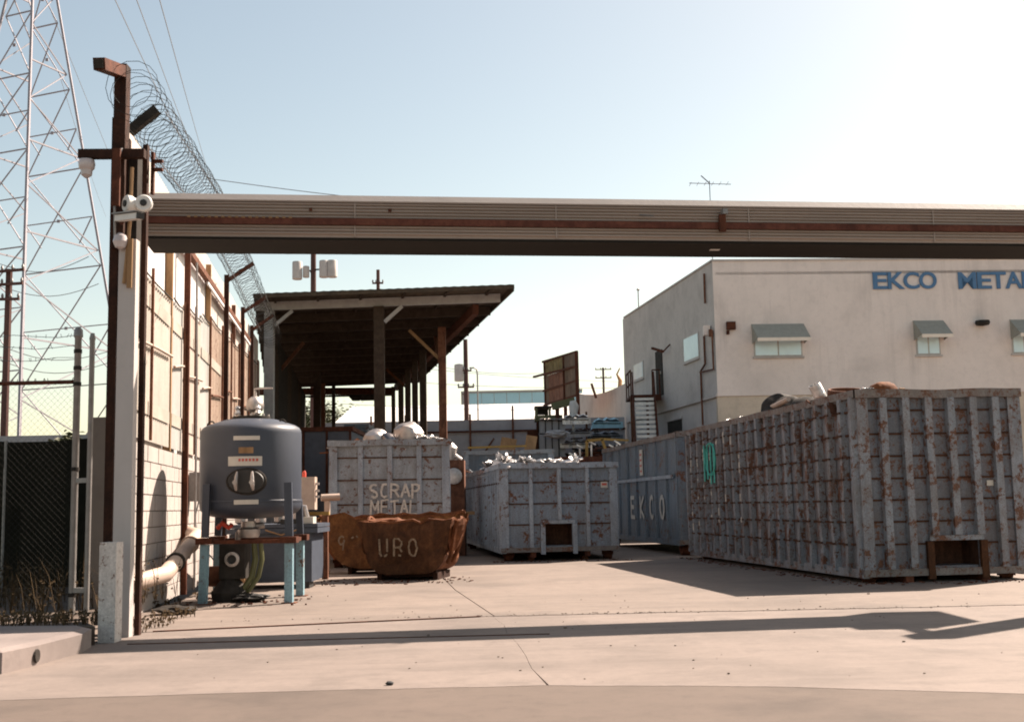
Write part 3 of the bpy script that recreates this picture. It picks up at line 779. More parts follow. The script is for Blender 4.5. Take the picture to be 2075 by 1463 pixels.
# ---------------------------------------------------------------- rusty tipping bins
def bin_(label, loc, rz, Wd, D, H, text, seed, mat, matr, tx, cx=0.0):
    t = thing('rusty_bin', label, 'bin', loc, rz, 'rusty tipping bins')
    random.seed(seed)
    def prof(u, y):      # outline of the end plate, u 0..1 from left rim round the belly to the right rim
        K_ = ((0, -.5, 1), (.16, -.455, .55), (.28, -.40, .22), (.36, -.33, .06), (.44, -.22, 0), (.56, .22, 0), (.64, .33, .06), (.72, .40, .22), (.84, .455, .55), (1.0001, .5, 1))
        for (u0, x0, z0), (u1, x1, z1) in zip(K_[:-1], K_[1:]):
            if u <= u1:
                k = (u-u0)/(u1-u0); return Vector((Wd*(x0+(x1-x0)*k), y, .10+(H-.10)*(z0+(z1-z0)*k)))
        return Vector((Wd/2, y, H))
    nb = 26
    dent = lambda p, a: Vector((noise.noise(p*1.9+Vector((seed, 0, 0))), noise.noise(p*1.9+Vector((0, seed, 4))), noise.noise(p*1.7+Vector((3, seed, 0)))))*a
    def topz(x, y): return H + noise.noise(Vector((x*2.6+seed, y*2.0, 1)))*.13 + noise.noise(Vector((x*9+seed, y*7, 4)))*.035
    # end plates (thick, warped)
    for nm, y, s in (('front_panel', 0.0, -1), ('rear_panel', D, 1)):
        mb = MB()
        def fn(u, v, y=y):
            b = prof(u, y); cx_ = Vector((b.x*.98, y, topz(b.x, y)))
            p = b.lerp(cx_, v) if True else b
            return p + Vector((0, noise.noise(Vector((p.x*2, p.z*2, seed)))*.10 + noise.noise(Vector((p.x*6, p.z*5, seed)))*.03, 0))
        for dy in (0, .025):
            mb.grid(lambda u, v: fn(u, v)+Vector((0, dy*s, 0)), 18, 5)
        mk(nm, mb, mat, t)
    # belly sheet
    mb = MB()
    def bel(u, v, o=0.0):
        p = prof(u, v*D)
        p = Vector((p.x*(1+o), p.y, p.z-o*.1))
        e = dent(p, .11)
        wave = .075*math.sin(v*D*9+seed+noise.noise(Vector((u*6, v*2, seed)))*2)*(1-abs(u-.5)*0) if u > .78 or u < .2 else 0
        return p + Vector((e.x + wave*(1 if u > .5 else -1), 0, e.z*.4))
    mb.grid(lambda u, v: bel(u, v), nb, 14); mb.grid(lambda u, v: bel(1-u, v, -.03), nb, 14)
    mk('belly', mb, matr if seed == 3 else mat, t)  # brighter orange belly paints in the front bin's sunlit side
    # rolled rim, bent
    pts = []
    for i in range(13): x = -Wd/2+Wd*i/12; pts.append((x, -.01, topz(x, 0)))
    for i in range(1, 10): y = D*i/9; pts.append((Wd/2+dent(Vector((Wd/2, y, H)), .10).x, y, topz(Wd/2, y)))
    for i in range(1, 12): x = Wd/2-Wd*i/12; pts.append((x, D, topz(x, D)))
    for i in range(0, 9): y = D-D*i/9; pts.append((-Wd/2+dent(Vector((-Wd/2, y, H)), .10).x, y, topz(-Wd/2, y)))
    mk('rim', MB().path(pts, .026, 4, closed=True), matr, t)
    # stiffening ribs on the right side
    for y in (.18*D, .62*D):
        mb = MB(); mb.path([prof(u, y)*1.02+Vector((.03+noise.noise(Vector((u*5, y, seed)))*.05, 0, 0)) for u in (.99, .94, .88, .82, .76, .7)], .04, 5)
        mk('side_rib', mb, matr, t)
        mb = MB(); mb.path([prof(1-u, y)*1.02+Vector((-.03, 0, 0)) for u in (.99, .94, .88, .82, .76, .7)], .04, 5)
        mk('side_rib', mb, matr, t)
    mk('base', MB().bx(-Wd*.30, Wd*.30, .18, D-.1, .05, .18), M['rust_k'], t)
    for x in (-Wd*.30, Wd*.30):
        mk('skid', MB().bx(x-.04, x+.04, .12, D-.05, .003, .12), M['rust_k'], t)
    for i, ch in enumerate(text):
        if ch == ' ': continue
        o = mk('letter', glyph_mb(ch, .15, .27, .03, jit=.012, gap=.45 if ch != 'O' else 0.0), M['fadedmark'], t)
        o.location = (tx+i*.25, -.10, H*.42)
    return t
b1 = bin_('deeply rusted round-bellied bin standing in front, faded white letters and an O on its face', (-1.84, 19.95, 0), R(-9), 1.60, 1.15, .98, 'UBO', 3, M['rust_bin'], M['rust_o'], -.42)
b2 = bin_('orange-brown rusty bin marked 9 2, half hidden behind the front one', (-2.27, 22.1, 0), PHI*.3, 2.66, 1.1, 1.06, '92', 8, M['rust_o2'], M['rust_o'], -1.0)
0 and bin_('rust-streaked bin behind the two marked ones, under the SCRAP METAL container', (-1.35, 22.2+1.0, 0), 0, 1.5, .8, 1.02, '', 14, M['rust'], M['rust_o'], 0)
crumple('metal_piece', (-2.2, 20.5, .92), (.42, .4, .2), M['rust_o'], 'bent rusty sheet piled inside the front bin', 'scrap piece', None, 21)

crumple('rubber_scrap', (-.88, 8.3, .012), (.028, .02, .016), M['black'], 'small black rubber lump lying on the apron near the street', 'rubber scrap', None, 71, 1.0, 2)

random.seed(17); mb = MB()
for (x0, x1, y0, y1, n) in ((-.5, 2.6, 25.4, 26.1, 90), (3.9, 5.2, 16.6, 26.0, 160), (-3.4, -.7, 18.8, 20.6, 110), (5.0, 7.6, 16.6, 17.3, 70), (-4.4, -2.6, 15.2, 17.2, 90)):
    for i in range(n):
        x = random.uniform(x0, x1); y = random.uniform(y0, y1); w = random.uniform(.008, .035); h = random.uniform(.006, .02)
        if x0 > 3 and y1 > 20: x = 4.9-.13*(y-17.1)-abs(random.gauss(0, .15))
        mb.box((x, y, .002+h/2), (w, w*random.uniform(.3, 2.2), h), Matrix.Rotation(random.uniform(0, 3), 3, 'Z'))
solo('rust_flakes', mb, M['rust_d'], 'rust flakes and metal crumbs along the feet of the bins, containers and tank', 'metal crumbs', kind='stuff')
# ---------------------------------------------------------------- left wall: blocks, screens, sheets, posts, razor wire
WX = lambda Y: -4.72 - .13*(Y-16)          # wall line
WR = math.atan(.13)
wl = thing('yard_wall', 'tall side wall of concrete blocks below, stained screens and cream sheets above', 'wall', (WX(13.4), 13.4, 0), WR)
LW = 19.2      # local: y along the wall, x=0 at the yard face, wall body to -x
def corr(mb, x, y0, y1, z0, z1, pitch=.09, amp=.018, th=.012, jag_=0.0):
    n = max(4, int((y1-y0)/pitch*2)); row = []
    for k in range(n+1):
        y = y0+(y1-y0)*k/n; row.append((x + (amp if k % 2 else -amp), y, z1 + (noise.noise(Vector((y*4, x, z1)))*jag_)))
    vs = [(a, b, z0) for a, b, c in row] + row
    m = n+1
    mb.add(vs, [(i, i+1, m+i+1, m+i) for i in range(n)])
    vs = [(a-th, b, z0) for a, b, c in row] + [(a-th, b, c) for a, b, c in row]
    mb.add(vs, [(i+1, i, m+i, m+i+1) for i in range(n)])
mk('mortar', MB().bx(-.19, -.012, .0, LW, 0, 2.04), M['mortar'], wl)
random.seed(2)
protos = []
for k in range(5):
    a = random.uniform(-.003, .003)
    protos.append(MB().bx(-.03, a, .006, .394, .005, .195))
blk = [None]*5; cnt = 0
for r in range(10):
    y = -.2 if r % 2 else 0
    while y < LW-.3 and cnt < 298:
        if y < 0:
            mk('block', MB().bx(-.03, 0, 0, .194, .005+r*.204, .195+r*.204), M['block'], wl); cnt += 1; y += .4; continue
        if y > 10.8: break
        i = random.randrange(5)
        if blk[i] is None:
            blk[i] = mk('block', protos[i], M['block'], wl); blk[i].location = (0, y, r*.204)
        else: inst(blk[i], (0, y, r*.204), (0, 0, 0), wl)
        cnt += 1; y += .4
mb = MB()
for r in range(10):
    y = 10.8+(.2 if r % 2 else 0)
    while y < LW-.3:
        mb.bx(-.02, 0, y+.006, y+.394, r*.204+.005, r*.204+.195); y += .4
mk('far_blocks', mb, M['block'], wl, kind='stuff')
mk('near_end', MB().bx(-.19, -.035, -.16, -.003, 0, 2.3), M['block'], wl)
# white corrugated sheets, cream sheets over them
ysh = [.0, 2.1, 4.25, 6.4, 8.5, 10.6, 12.7, 14.8, 17, LW]
for i in range(len(ysh)-1):
    y0, y1 = ysh[i], ysh[i+1]
    mb = MB(); corr(mb, -.12, y0+.01, y1-.01, 2.05, 5.28, .13, .014, jag_=.0)
    mk('sheet_panel', mb, M['sheetw'] if i < 4 else M['sheet'], wl)
    mb = MB(); corr(mb, -.16, y0+.01, y1-.01, 5.30, 5.86+.02*(i % 2), .13, .014)
    mk('top_sheet', mb, M['sheet'], wl)
# stained screens hung on the yard face: (y0, y1, height, material)
SCR = [(.5, 3.15, 4.17, 'screen'), (3.3, 4.35, 4.22, 'screen3'), (4.5, 6.35, 4.35, 'screen2'), (6.4, 7.55, 4.5, 'screen3'), (7.65, 9.4, 4.62, 'screen_r'), (9.6, 11.0, 4.7, 'screen_r'), (11.05, 12.6, 4.72, 'screen_r'), (12.8, 14.9, 4.86, 'screen_r'), (15.1, 17.4, 4.95, 'screen_r')]
for i, (y0, y1, h, m) in enumerate(SCR):
    mb = MB(); corr(mb, -.035, y0, y1, 2.10, h, .16, .012, .008, jag_=.05 if i > 3 else .01)
    mk('screen_panel', mb, M[m], wl)
    for z, s in ((3.34 if i < 5 else 3.6, .0),):
        mk('screen_rail', MB().path([(.012, y0+.05, z-.09), (.016, (y0+y1)/2, z-.02), (.012, y1-.02, z+.03)], .022, 6), M['pvc'] if i in (0, 1, 2, 3, 6) else M['rust_brown'], wl)
    for zb in ((2.42, 3.78) if i < 5 else (2.6,)):
        mk('screen_band', MB().bx(-.02, -.012, y0+.03, y1-.03, zb, zb+.17), M['screenband'], wl)
    mk('top_cord', MB().path([(.0, y0, h+.01), (.0, (y0+y1)/2, h-.015), (.0, y1, h+.01)], .012, 5), M['dark'], wl)
    mk('screen_post', MB().bar(((.02, y0+.95 if i < 3 else y1-.2, 2.1)), (.02, y0+.95 if i < 3 else y1-.2, h+.12), .035), M['rust_brown'], wl)
mk('wall_rail', MB().bar((-.02, 4.3, 5.24), (-.02, 15.2, 5.27), .09, .10), M['rust_brown'], wl)
mk('wall_rail', MB().bar((.0, 7.0, 5.16), (.0, 15.2, 5.19), .03, .05), M['sheetw'], wl)
for y, w, m in ((3.24, .10, 'wood'), (7.6, .09, 'wood'), (11.9, .08, 'rust_brown'), (14.0, .08, 'rust_brown')):
    mk('stud', MB().bar((-.06, y, 2.05), (-.06, y, 5.6), w, .08), M[m], wl)
# tall rusty posts with angled arms, each a part of the wall
for y, zt, w, z0, arm in ((-.55, 5.35, .09, 0, (.48, .26)), (4.30, 5.75, .085, 0, (.42, .36)), (9.55, 5.80, .09, 0, (.52, .36)), (12.85, 5.72, .08, 2.0, (.50, .34)), (15.15, 5.66, .08, 2.0, (.52, .38))):
    p = mk('wall_post', MB().bx(.0, w, y-w/2, y+w/2, z0, zt), M['rust_d' if y == 4.30 else 'rust_k'], wl)
    if y < 0:        # the nearest arm, beside the gate post
        inv = (Matrix.Translation(wl.location) @ wl.rotation_euler.to_matrix().to_4x4()).inverted()
        mk('arm', MB().bar(inv @ P(262, 268, 12.8), inv @ P(319, 222, 12.8), .10), M['dark'], p); continue
    mk('arm', MB().bar((w/2, y, zt-.12), (w/2+arm[0], y, zt-.12+arm[1]), .09 if y < 5 else .07), M['dark'] if y < 5 else M['rust_d'], p)
# bars of the panel wall beyond
mk('conduit', MB().path([(.17, 4.5, .05), (.17, 4.5, 1.2), (.17, 4.52, 2.9), (.15, 4.5, 5.0)], .018, 6), M['galv'], wl)
# pipes and boxes on the wall
Tw = Matrix.Translation(wl.location) @ wl.rotation_euler.to_matrix().to_4x4()
def wp(x, y, z): return Tw @ Vector((x, y, z))
mb = MB(); mb.path([wp(-.05, .6, .38), wp(.28, 1.1, .46), wp(.28, 2.3, .62), wp(.28, 3.9, .86), wp(.05, 4.6, .9)], .10, 14)
wpipe = solo('wall_pipe', mb, M['pvc'], 'fat off-white pipe running along the foot of the block wall', 'pipe', smooth=True)
for y, z in ((1.9, .565), (3.2, .755)):
    c = wpipe.location
    m2 = MB(); q0 = wp(.28, y-.04, z-.005)-c; q1 = wp(.28, y+.04, z+.005)-c; m2.tube(q0, q1, .125, 14)
    mk('coupling', m2, M['dark'] if y < 2 else M['pvc'], wpipe, smooth=True)
mb = MB(); a = wp(.02, 5.0, 1.42); mb.box(a+Vector((.09, 0, .16)), (.16, .34, .44), RZ(math.degrees(WR)))
ebox = solo('electric_box', mb, M['galv'], 'grey electric box on the block wall beside the tank', 'electric box')
for k, (dx, dz) in enumerate(((0, -.5), (.03, -.62))):
    m2 = MB(); m2.path([(.02+dx, -.1+k*.12, .02), (.03, -.15, -.25), (.12+dx, -.35, dz), (.5 if k else .05, -.5, dz-.35)], .011, 5)
    mk('cable', m2, M['black'], ebox)

def helix(pts, r, pitch, wr, n=14, seed=0, hand=1):
    mb = MB(); out = []
    for a, b in zip(pts[:-1], pts[1:]):
        a = Vector(a); b = Vector(b); L_ = (b-a).length; d = (b-a).normalized()
        s_ = d.cross(Vector((0, 0, 1))).normalized(); u_ = s_.cross(d)
        k = int(L_/pitch*n)
        for i in range(k):
            t_ = i/k; th = hand*6.283*i/n; w = 1+.12*noise.noise(Vector((t_*9+seed, seed, hand)))
            out.append(a + d*(L_*t_) + (s_*math.cos(th)*r*w + u_*math.sin(th)*r*w))
    mb.path(out, wr, 3, cap=False)
    return mb
cl = [wp(.34, -1.9, 5.50), wp(.36, -.55, 5.50), wp(.36, 4.3, 5.86), wp(.36, 9.5, 5.84), wp(.36, 12.8, 5.74), wp(.36, 15.1, 5.72), wp(.38, 17.0, 5.6)]
m1 = helix(cl, .27, .21, .0036, 14, 1, 1); m2 = helix(cl, .21, .28, .0034, 14, 5, -1)
m1.add(m2.v, m2.f)
solo('razor_wire_coil', m1, M['chain'], 'long double coil of razor wire along the top of the wall', 'razor wire')
cb = MB()
for dz in (0,):
    cb.path([cl[1]+Vector((.1, 0, .18)), cl[2]+Vector((.1, 0, .2)), cl[3]+Vector((.1, 0, .2)), cl[4]+Vector((.1, 0, .2)), cl[5]+Vector((.1, 0, .2))], .006, 4)
    cb.path([cl[1]+Vector((-.1, 0, -.2)), cl[2]+Vector((-.1, 0, -.2)), cl[3]+Vector((-.1, 0, -.2)), cl[5]+Vector((-.1, 0, -.2))], .006, 4)
solo('carrier_wire', cb, M['wire'], 'taut wires holding the razor coil to the arms', 'wire')

# ---------------------------------------------------------------- gate posts and the raised gate
gp = thing('gate_post', 'tall left gate post, white steel below and rusty square tube above', 'gate post', (-3.86, 11.85, 0))
def gpart(n, mb, m, par=None, **k): return mk(n, mb, M[m], par or gp, world=(par is None), **k)
gpart('white_post', MB().bx(-3.965, -3.79, 11.78, 11.90, 0, 3.96), 'tallpost')
gpart('rear_post', MB().bx(-3.795, -3.745, 11.95, 12.02, 0, 5.0), 'rust_k')
gpart('dark_channel', MB().bx(-4.12, -4.035, 11.95, 12.2, 0, 5.3), 'rust_k')
gpart('square_tube', MB().bx(-4.09, -3.965, 11.9, 12.04, 3.9, 5.86), 'rust_k')
gpart('core_post', MB().bx(-4.03, -3.87, 12.03, 12.2, 3.0, 4.95), 'dark')
a = MB(); a.bar((-4.03, 11.28, 5.62), (-4.03, 12.0, 5.80), .12, .12); gpart('arm', a, 'rust_d')
a = MB(); a.bar((-4.03, 11.262, 5.6155), (-4.03, 11.28, 5.62), .09, .09); gpart('arm_end', a, 'dark')
gpart('cross_bar', MB().bar((-4.42, 11.86, 4.88), (-3.74, 11.86, 4.87), .09), 'rust_k')
a = MB(); a.path([(-3.97, 11.82, 4.92), (-3.99, 11.77, 4.8), (-4.01, 11.76, 4.3), (-4.0, 11.76, 3.9)], .014, 6); gpart('conduit', a, 'galv')
a = MB(); a.path([(-3.84, 11.76, 4.7), (-3.845, 11.75, 4.2), (-3.87, 11.75, 3.8), (-3.90, 11.76, 3.5)], .02, 6); gpart('wood_batten', a, 'wood')
a = MB(); a.bar((-3.83, 11.72, 3.95), (-3.84, 11.74, 3.45), .05, .02); gpart('wood_strip', a, 'wood')
a = MB(); a.lathe([(.02, .09), (.06, .06), (.075, 0), (.05, -.06), (.01, -.08)], 14, (-3.93, 11.72, 3.92)); gpart('glass_dome', a, 'cover', smooth=True)
gpart('cleat', MB().bx(-4.04, -3.96, 11.74, 11.78, 4.3, 4.9), 'rust_d')
a = MB()
for k in range(2): a.bx(-3.72, -3.62, 12.05, 12.1, 4.75+k*.09, 4.78+k*.09)
a.bx(-3.74, -3.71, 12.05, 12.1, 4.5, 4.95)
gpart('bracket', a, 'rust_d')
# lamp hanging from the cross bar
a = MB(); a.lathe([(.03, 0), (.075, -.01), (.085, -.05), (.078, -.10), (.06, -.12), (.055, -.17), (.02, -.20), (.001, -.2)], 16, (-4.34, 11.86, 4.83))
solo('hanging_lamp', a, M['cover'], 'small frosted lamp hanging under the left end of the cross bar', 'lamp', smooth=True)
for k, x in enumerate((-3.86, -3.70)):
    t = thing('flood_light', ['white round flood light turned sideways, the left of the pair', 'white round flood light facing the street, dark lens in its middle'][k], 'flood light', (x, 11.75, 4.31), group='pair of white flood lights')
    rot = RX(90) @ RY(-50 if k == 0 else 8)
    a = MB(); a.lathe([(.02, -.12), (.05, -.10), (.085, -.03), (.088, .02), (.075, .035), (.04, .03), (.001, .028)], 20, (0, -.03, 0), rot); mk('housing', a, M['white'], t, smooth=True)
    a = MB(); a.lathe([(.034, .03), (.034, .045), (.001, .048)], 14, (0, -.03, 0), rot); mk('lens', a, M['black'], t, smooth=True)
    mk('bracket', MB().bar((0, .02, -.02), (-.08, .16, .05), .025), M['rust_d'], t)
sc = thing('security_camera', 'white bullet security camera below the flood lights', 'security camera', (-3.9, 11.7, 4.12))
mk('housing', MB().bar((-.06, .02, .04), (.26, -.30, -.02), .075, .06), M['white'], sc)
mk('sunshade', MB().bar((-.08, .02, .085), (.27, -.32, .022), .10, .012), M['galv'], sc)
mk('front_glass', MB().bar((.262, -.302, -.0205), (.285, -.325, -.0245), .07, .055), M['black'], sc)
mk('bracket', MB().bar((-.04, .06, .0), (.02, -.02, .03), .03), M['rust_d'], sc)
# low white steel guard in front of the post
mb = MB(); mb.bx(-3.935, -3.775, 11.32, 11.52, -.01, .93)
solo('bollard', mb, m_paint_rust('white_bollard_paint', (.52, .49, .47), (.58, .55, .52), .42, seed=2.0), 'square white rust-spotted guard post in front of the gate post', 'bollard')
# raised gate
GT = thing('raised_gate', 'long tan corrugated gate raised high across the whole entrance', 'gate', (-4.12, 13.0, 4.28), WR)
GL = 11.75
mb = MB()
zs = []
z = .03
prof = [(0.0, .0)]
n = 0
while z < .405:
    prof += [(-.0, z), (-.022, z+.008), (-.022, z+.022), (.0, z+.03)]; z += .038
prof.append((0, .42))
def extr(mb, prof, x0, x1, seg=1):
    k = len(prof)
    vs = [(x0, y, z) for y, z in prof] + [(x1, y, z) for y, z in prof]
    mb.add(vs, [(i, i+1, k+i+1, k+i) for i in range(k-1)])
for i in range(5):
    x0 = .03+i*(GL-.06)/5; x1 = .03+(i+1)*(GL-.06)/5-.004
    mb = MB(); extr(mb, [(y, z) for y, z in prof if z < .19], x0, x1); mk('lower_sheet', mb, M['gate'], GT)
    mb = MB(); extr(mb, [(y, z) for y, z in prof if z > .16], x0, x1); mk('upper_sheet', mb, M['gate'], GT)
mk('gate_rail', MB().bx(0, GL, -.05, -.024, .14, .215), M['gate_rust'], GT)
mk('top_lip', MB().add([(0, -.035, .42), (GL, -.035, .42), (GL, .02, .50), (0, .02, .50), (0, .30, .52), (GL, .30, .52), (0, .02, .42), (GL, .02, .42)], [(0,1,2,3), (3,2,5,4), (0,6,7,1)]), M['gate_lip'], GT)
mk('top_band', MB().bx(0, GL, -.030, -.001, .405, .419), M['gate'], GT)
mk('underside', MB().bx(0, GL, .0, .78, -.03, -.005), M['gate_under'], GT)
mk('back_sheet', MB().bx(0, GL, .76, .78, -.004, .50), M['gate'], GT)
mk('roof_sheet', MB().bx(0, GL, .31, .79, .505, .52), M['gate_lip'], GT)
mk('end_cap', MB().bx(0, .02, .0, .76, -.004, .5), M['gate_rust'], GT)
br = mk('bracket', MB().bx(6.66, 6.74, -.09, -.052, .10, .30), M['rust_d'], GT)
mk('bracket_head', MB().bx(6.70, 6.76, -.12, -.052, .305, .37), M['galv'], GT)
mk('reflector', MB().bx(6.66, 6.78, .30, .36, -.038, -.031), M['white'], GT)
mb = MB()
for k in range(16): mb.bx(.5+k*.075, .535+k*.075, -.062, -.051, .205, .225)
mk('bolt_row', mb, M['wood'], GT, kind='stuff')
for k in range(1, 5):
    x = .03+k*(GL-.06)/5
    mk('lap_strip', MB().bx(x-.008, x+.008, -.027, -.0235, .222, .40), M['gate'], GT)
    mk('lap_strip', MB().bx(x-.008, x+.008, -.027, -.0235, .01, .135), M['gate'], GT)
for x in (1.85, 2.75): mk('bolt', MB().bx(x, x+.035, -.035, -.024, .30, .335), M['rust_d'], GT)
mb = MB(); a = P(420, 362, 17.7); b = P(1325, 437, 13.62)
mb.path([a.lerp(b, i/14) + Vector((0, 0, -.10*math.sin(math.pi*i/14))) for i in range(15)], .006, 4)
solo('cable', mb, M['wire'], 'thin cable slung from the wall arm to the middle bracket of the raised gate', 'cable')
# right hand gate post with the lift motor, beyond the picture: its shadow falls across the driveway
rp_ = thing('gate_post', 'right gate post carrying the lift motor', 'gate post', (7.35, 13.6, 0))
mk('post', MB().bx(-.16, .2, -.16, .16, 0, 4.9), M['white'], rp_)
mk('arm', MB().bar((0, 0, 4.75), (0, 1.1, 4.75), .12), M['rust'], rp_)
mk('motor_housing', MB().bx(-.3, .4, .75, 1.9, 4.2, 4.95), M['galv'], rp_)
mk('motor_lid', MB().bx(-.32, .42, .73, 1.92, 4.952, 5.0), M['galv'], rp_)

# ---------------------------------------------------------------- left fence, weeds, dark screen
fe = thing('chain_link_fence', 'chain-link fence with a round top rail left of the gate', 'fence', (-4.65, 12.45, .17))
F0 = Vector((-4.62, 12.55, 0)); F1 = Vector((-9.5, 12.75, 0))
def fpt(t, z): p = F0.lerp(F1, t); return Vector((p.x, p.y, z))
pp = MB(); pp.lathe([(.036, 0), (.036, 2.94), (.05, 2.96), (.045, 3.03), (.02, 3.06), (.001, 3.06)], 12, (-4.62, 12.5, .12)); mk('post', pp, M['galv'], fe, world=True, smooth=True)
for z in (.35, 1.65, 2.55, 2.72, 2.90):
    q = MB(); q.lathe([(.043, 0), (.043, .04)], 12, (-4.62, 12.5, z)); mk('band', q, M['dark'], fe, world=True)
pp = MB(); pp.lathe([(.028, 0), (.028, 2.9), (.034, 2.92), (.02, 2.98), (.001, 2.98)], 12, (-4.44, 12.42, .12)); mk('post', pp, M['galv'], fe, world=True, smooth=True)
mk('brace', MB().bar((-4.62, 12.5, 1.55), (-4.44, 12.42, 1.55), .04, .05), M['galv'], fe, world=True)
mk('brace', MB().bar((-4.62, 12.5, .42), (-4.44, 12.42, .42), .04, .05), M['galv'], fe, world=True)
mk('top_rail', MB().tube(fpt(0.01, 2.60), fpt(1, 2.60), .022, 8), M['rust_d'], fe, world=True)
mb = MB(); Lf = (F1-F0).length; hgt = 2.35; st = .07
k = 0
for sgn in (1, -1):
    s0 = -hgt if sgn > 0 else 0.0
    u = s0
    while u < Lf + (0 if sgn > 0 else hgt):
        a0 = u; b0 = u+sgn*hgt
        p0 = [a0, 0]; p1 = [b0, hgt]
        def clip(p, q):
            (x0, z0), (x1, z1) = p, q
            if x0 == x1: return None
            ts = [0, 1]
            for lim, s in ((0, 1), (Lf, -1)):
                d0 = (x0-lim)*s; d1 = (x1-lim)*s
                if d0 < 0 and d1 < 0: return None
                if d0 < 0: ts[0] = max(ts[0], d0/(d0-d1))
                if d1 < 0: ts[1] = min(ts[1], d0/(d0-d1))
            return ts if ts[0] < ts[1] else None
        ts = clip(p0, p1)
        if ts:
            A_ = (p0[0]+(p1[0]-p0[0])*ts[0], hgt*ts[0]); B_ = (p0[0]+(p1[0]-p0[0])*ts[1], hgt*ts[1])
            mb.path([fpt(A_[0]/Lf, .25+A_[1]), fpt(B_[0]/Lf, .25+B_[1])], .0010, 3, cap=False)
        u += st
mk('chain_link', mb, M['chain'], fe, world=True, kind='stuff')
mb = MB()
for i in range(70):
    p = fpt(random.random(), 2.6); d = random.uniform(-.02, .02); mb.path([p+Vector((0, 0, -.01)), p+Vector((d, 0, .045))], .004, 3)
mk('wire_twists', mb, M['rust_d'], fe, world=True, kind='stuff')
for z in (2.85, 2.98, 3.10):
    mb = MB(); pts = [fpt(t_/20, z + .02*math.sin(t_*1.7+z*9)) for t_ in range(21)]; mb.path(pts, .004, 4)
    for t_ in range(60):
        p = fpt(random.random(), z); mb.path([p+Vector((random.uniform(-.02, .02), 0, -.02)), p+Vector((random.uniform(-.02, .02), 0, .02))], .003, 3)
    mk('barbed_wire', mb, M['wire'], fe, world=True)
sc_ = thing('windscreen_fence', 'fabric screened fence behind the chain link, deep shade put into its colour', 'fence', (-7.5, 17.2, .17))
for i in range(5):
    x0 = -4.98-i*2.4
    mb = MB(); mb.grid(lambda u, v: (x0-2.38*(u), 17.2+.05*math.sin(u*9+i)+.03*noise.noise(Vector((u*4, v*4, i))), .17+v*(2.10+.03*math.sin(u*5))), 10, 6)
    mb.grid(lambda u, v: (x0-2.38*(1-u), 17.22+.05*math.sin((1-u)*9+i), .17+v*2.09), 10, 2)
    mk('fabric_panel', mb, M['screenfab'], sc_, world=True)
    q = MB(); q.tube((x0-.01, 17.26, .17), (x0-.01, 17.26, 2.28), .03, 8); mk('post', q, M['galv'], sc_, world=True)
def weeds(x0, x1, y0, y1, n, h, mat, label, seed, zf=lambda x, y: .17):
    random.seed(seed); mb = MB()
    for i in range(n):
        x = random.uniform(x0, x1); y = random.uniform(y0, y1); z = zf(x, y)
        for k in range(random.randint(3, 6)):
            a = random.uniform(0, 6.283); l = h*random.uniform(.25, 1.15)**1.3; b = l*random.uniform(.2, .7)
            p0 = Vector((x, y, z)); p1 = p0+Vector((math.cos(a)*b*.4, math.sin(a)*b*.4, l*.6)); p2 = p0+Vector((math.cos(a)*b, math.sin(a)*b, l*random.uniform(.75, 1)))
            w = .0035; s_ = Vector((-math.sin(a), math.cos(a), 0))*w
            mb.add([p0-s_, p0+s_, p1+s_*.8, p1-s_*.8, p2], [(0, 1, 2, 3), (3, 2, 4)])
            if random.random() < .5:
                c = p1; r = .018
                mb.add([c+Vector((-r, 0, 0)), c+Vector((0, r, r)), c+Vector((r, 0, 0)), c+Vector((0, -r, -r*.4))], [(0, 1, 2, 3)])
    return solo('weeds', mb, mat, label, 'weeds', kind='stuff')
weeds(-9, -4.2, 12.3, 15.5, 420, .6, M['leafdry'], 'dry brown weeds along the chain-link fence', 1)
weeds(-5.4, -3.95, 11.2, 11.7, 130, .16, M['leafdry'], 'dry grass tufts behind the kerb corner', 2)
weeds(-4.2, -3.7, 12.1, 14.0, 45, .16, M['leafdry'], 'dry weeds at the foot of the gate post', 3, lambda x, y: 0)
weeds(-4.8, -4.3, 14.2, 17.5, 25, .10, M['leafdry'], 'sparse dry weeds along the block wall', 4, lambda x, y: 0)
crumple('rag', (-4.06, 14.35, .05), (.24, .2, .10), M['dark'], 'dark rag lying at the foot of the wall', 'rag', None, 31)
crumple('rubble', (-4.75, 19.0, .09), (.2, .16, .12), M['rust_d'], 'brown lump of rubble by the wall behind the tank', 'rubble', None, 33)
# concrete pier end beside the gate post
pier = MB(); pier.bx(-4.72, -4.50, 13.2, 13.4, 0, 2.27)
solo('block_pier', pier, M['mortar'], 'dark block pier closing the wall behind the gate post', 'pier')
# ---------------------------------------------------------------- pressure tank on its stand
TC = Vector((-3.62, 16.35, 0)); TR = .685
tk = thing('pressure_tank', 'dark blue-grey pressure tank with domed top on four steel legs', 'tank', TC)
mb = MB(); mb.lathe([(.001, 1.09), (.3, 1.10), (.52, 1.13), (.63, 1.17), (.675, 1.22), (TR, 1.27), (TR, 2.24), (.678, 2.285), (.655, 2.325), (.60, 2.36), (.36, 2.44), (.001, 2.47)], 56)
mk('shell', mb, M['tank'], tk, smooth=True)
mb = MB(); mb.lathe([(TR+.001, 1.31), (TR+.006, 1.315), (TR+.006, 1.335), (TR+.001, 1.34)], 56, cap=False); mk('weld_band', mb, M['tank'], tk, smooth=True)
mb = MB(); mb.lathe([(.26, 2.445), (.26, 2.485), (.20, 2.495), (.001, 2.500)], 28); mk('lid_flange', mb, M['dark'], tk, smooth=True)
for k in range(8):
    a = k*math.pi/4+.2; b = MB(); b.lathe([(.018, 2.480), (.018, 2.520), (.001, 2.522)], 6, (.23*math.cos(a), .23*math.sin(a), 0)); mk('bolt', b, M['steel'], tk)
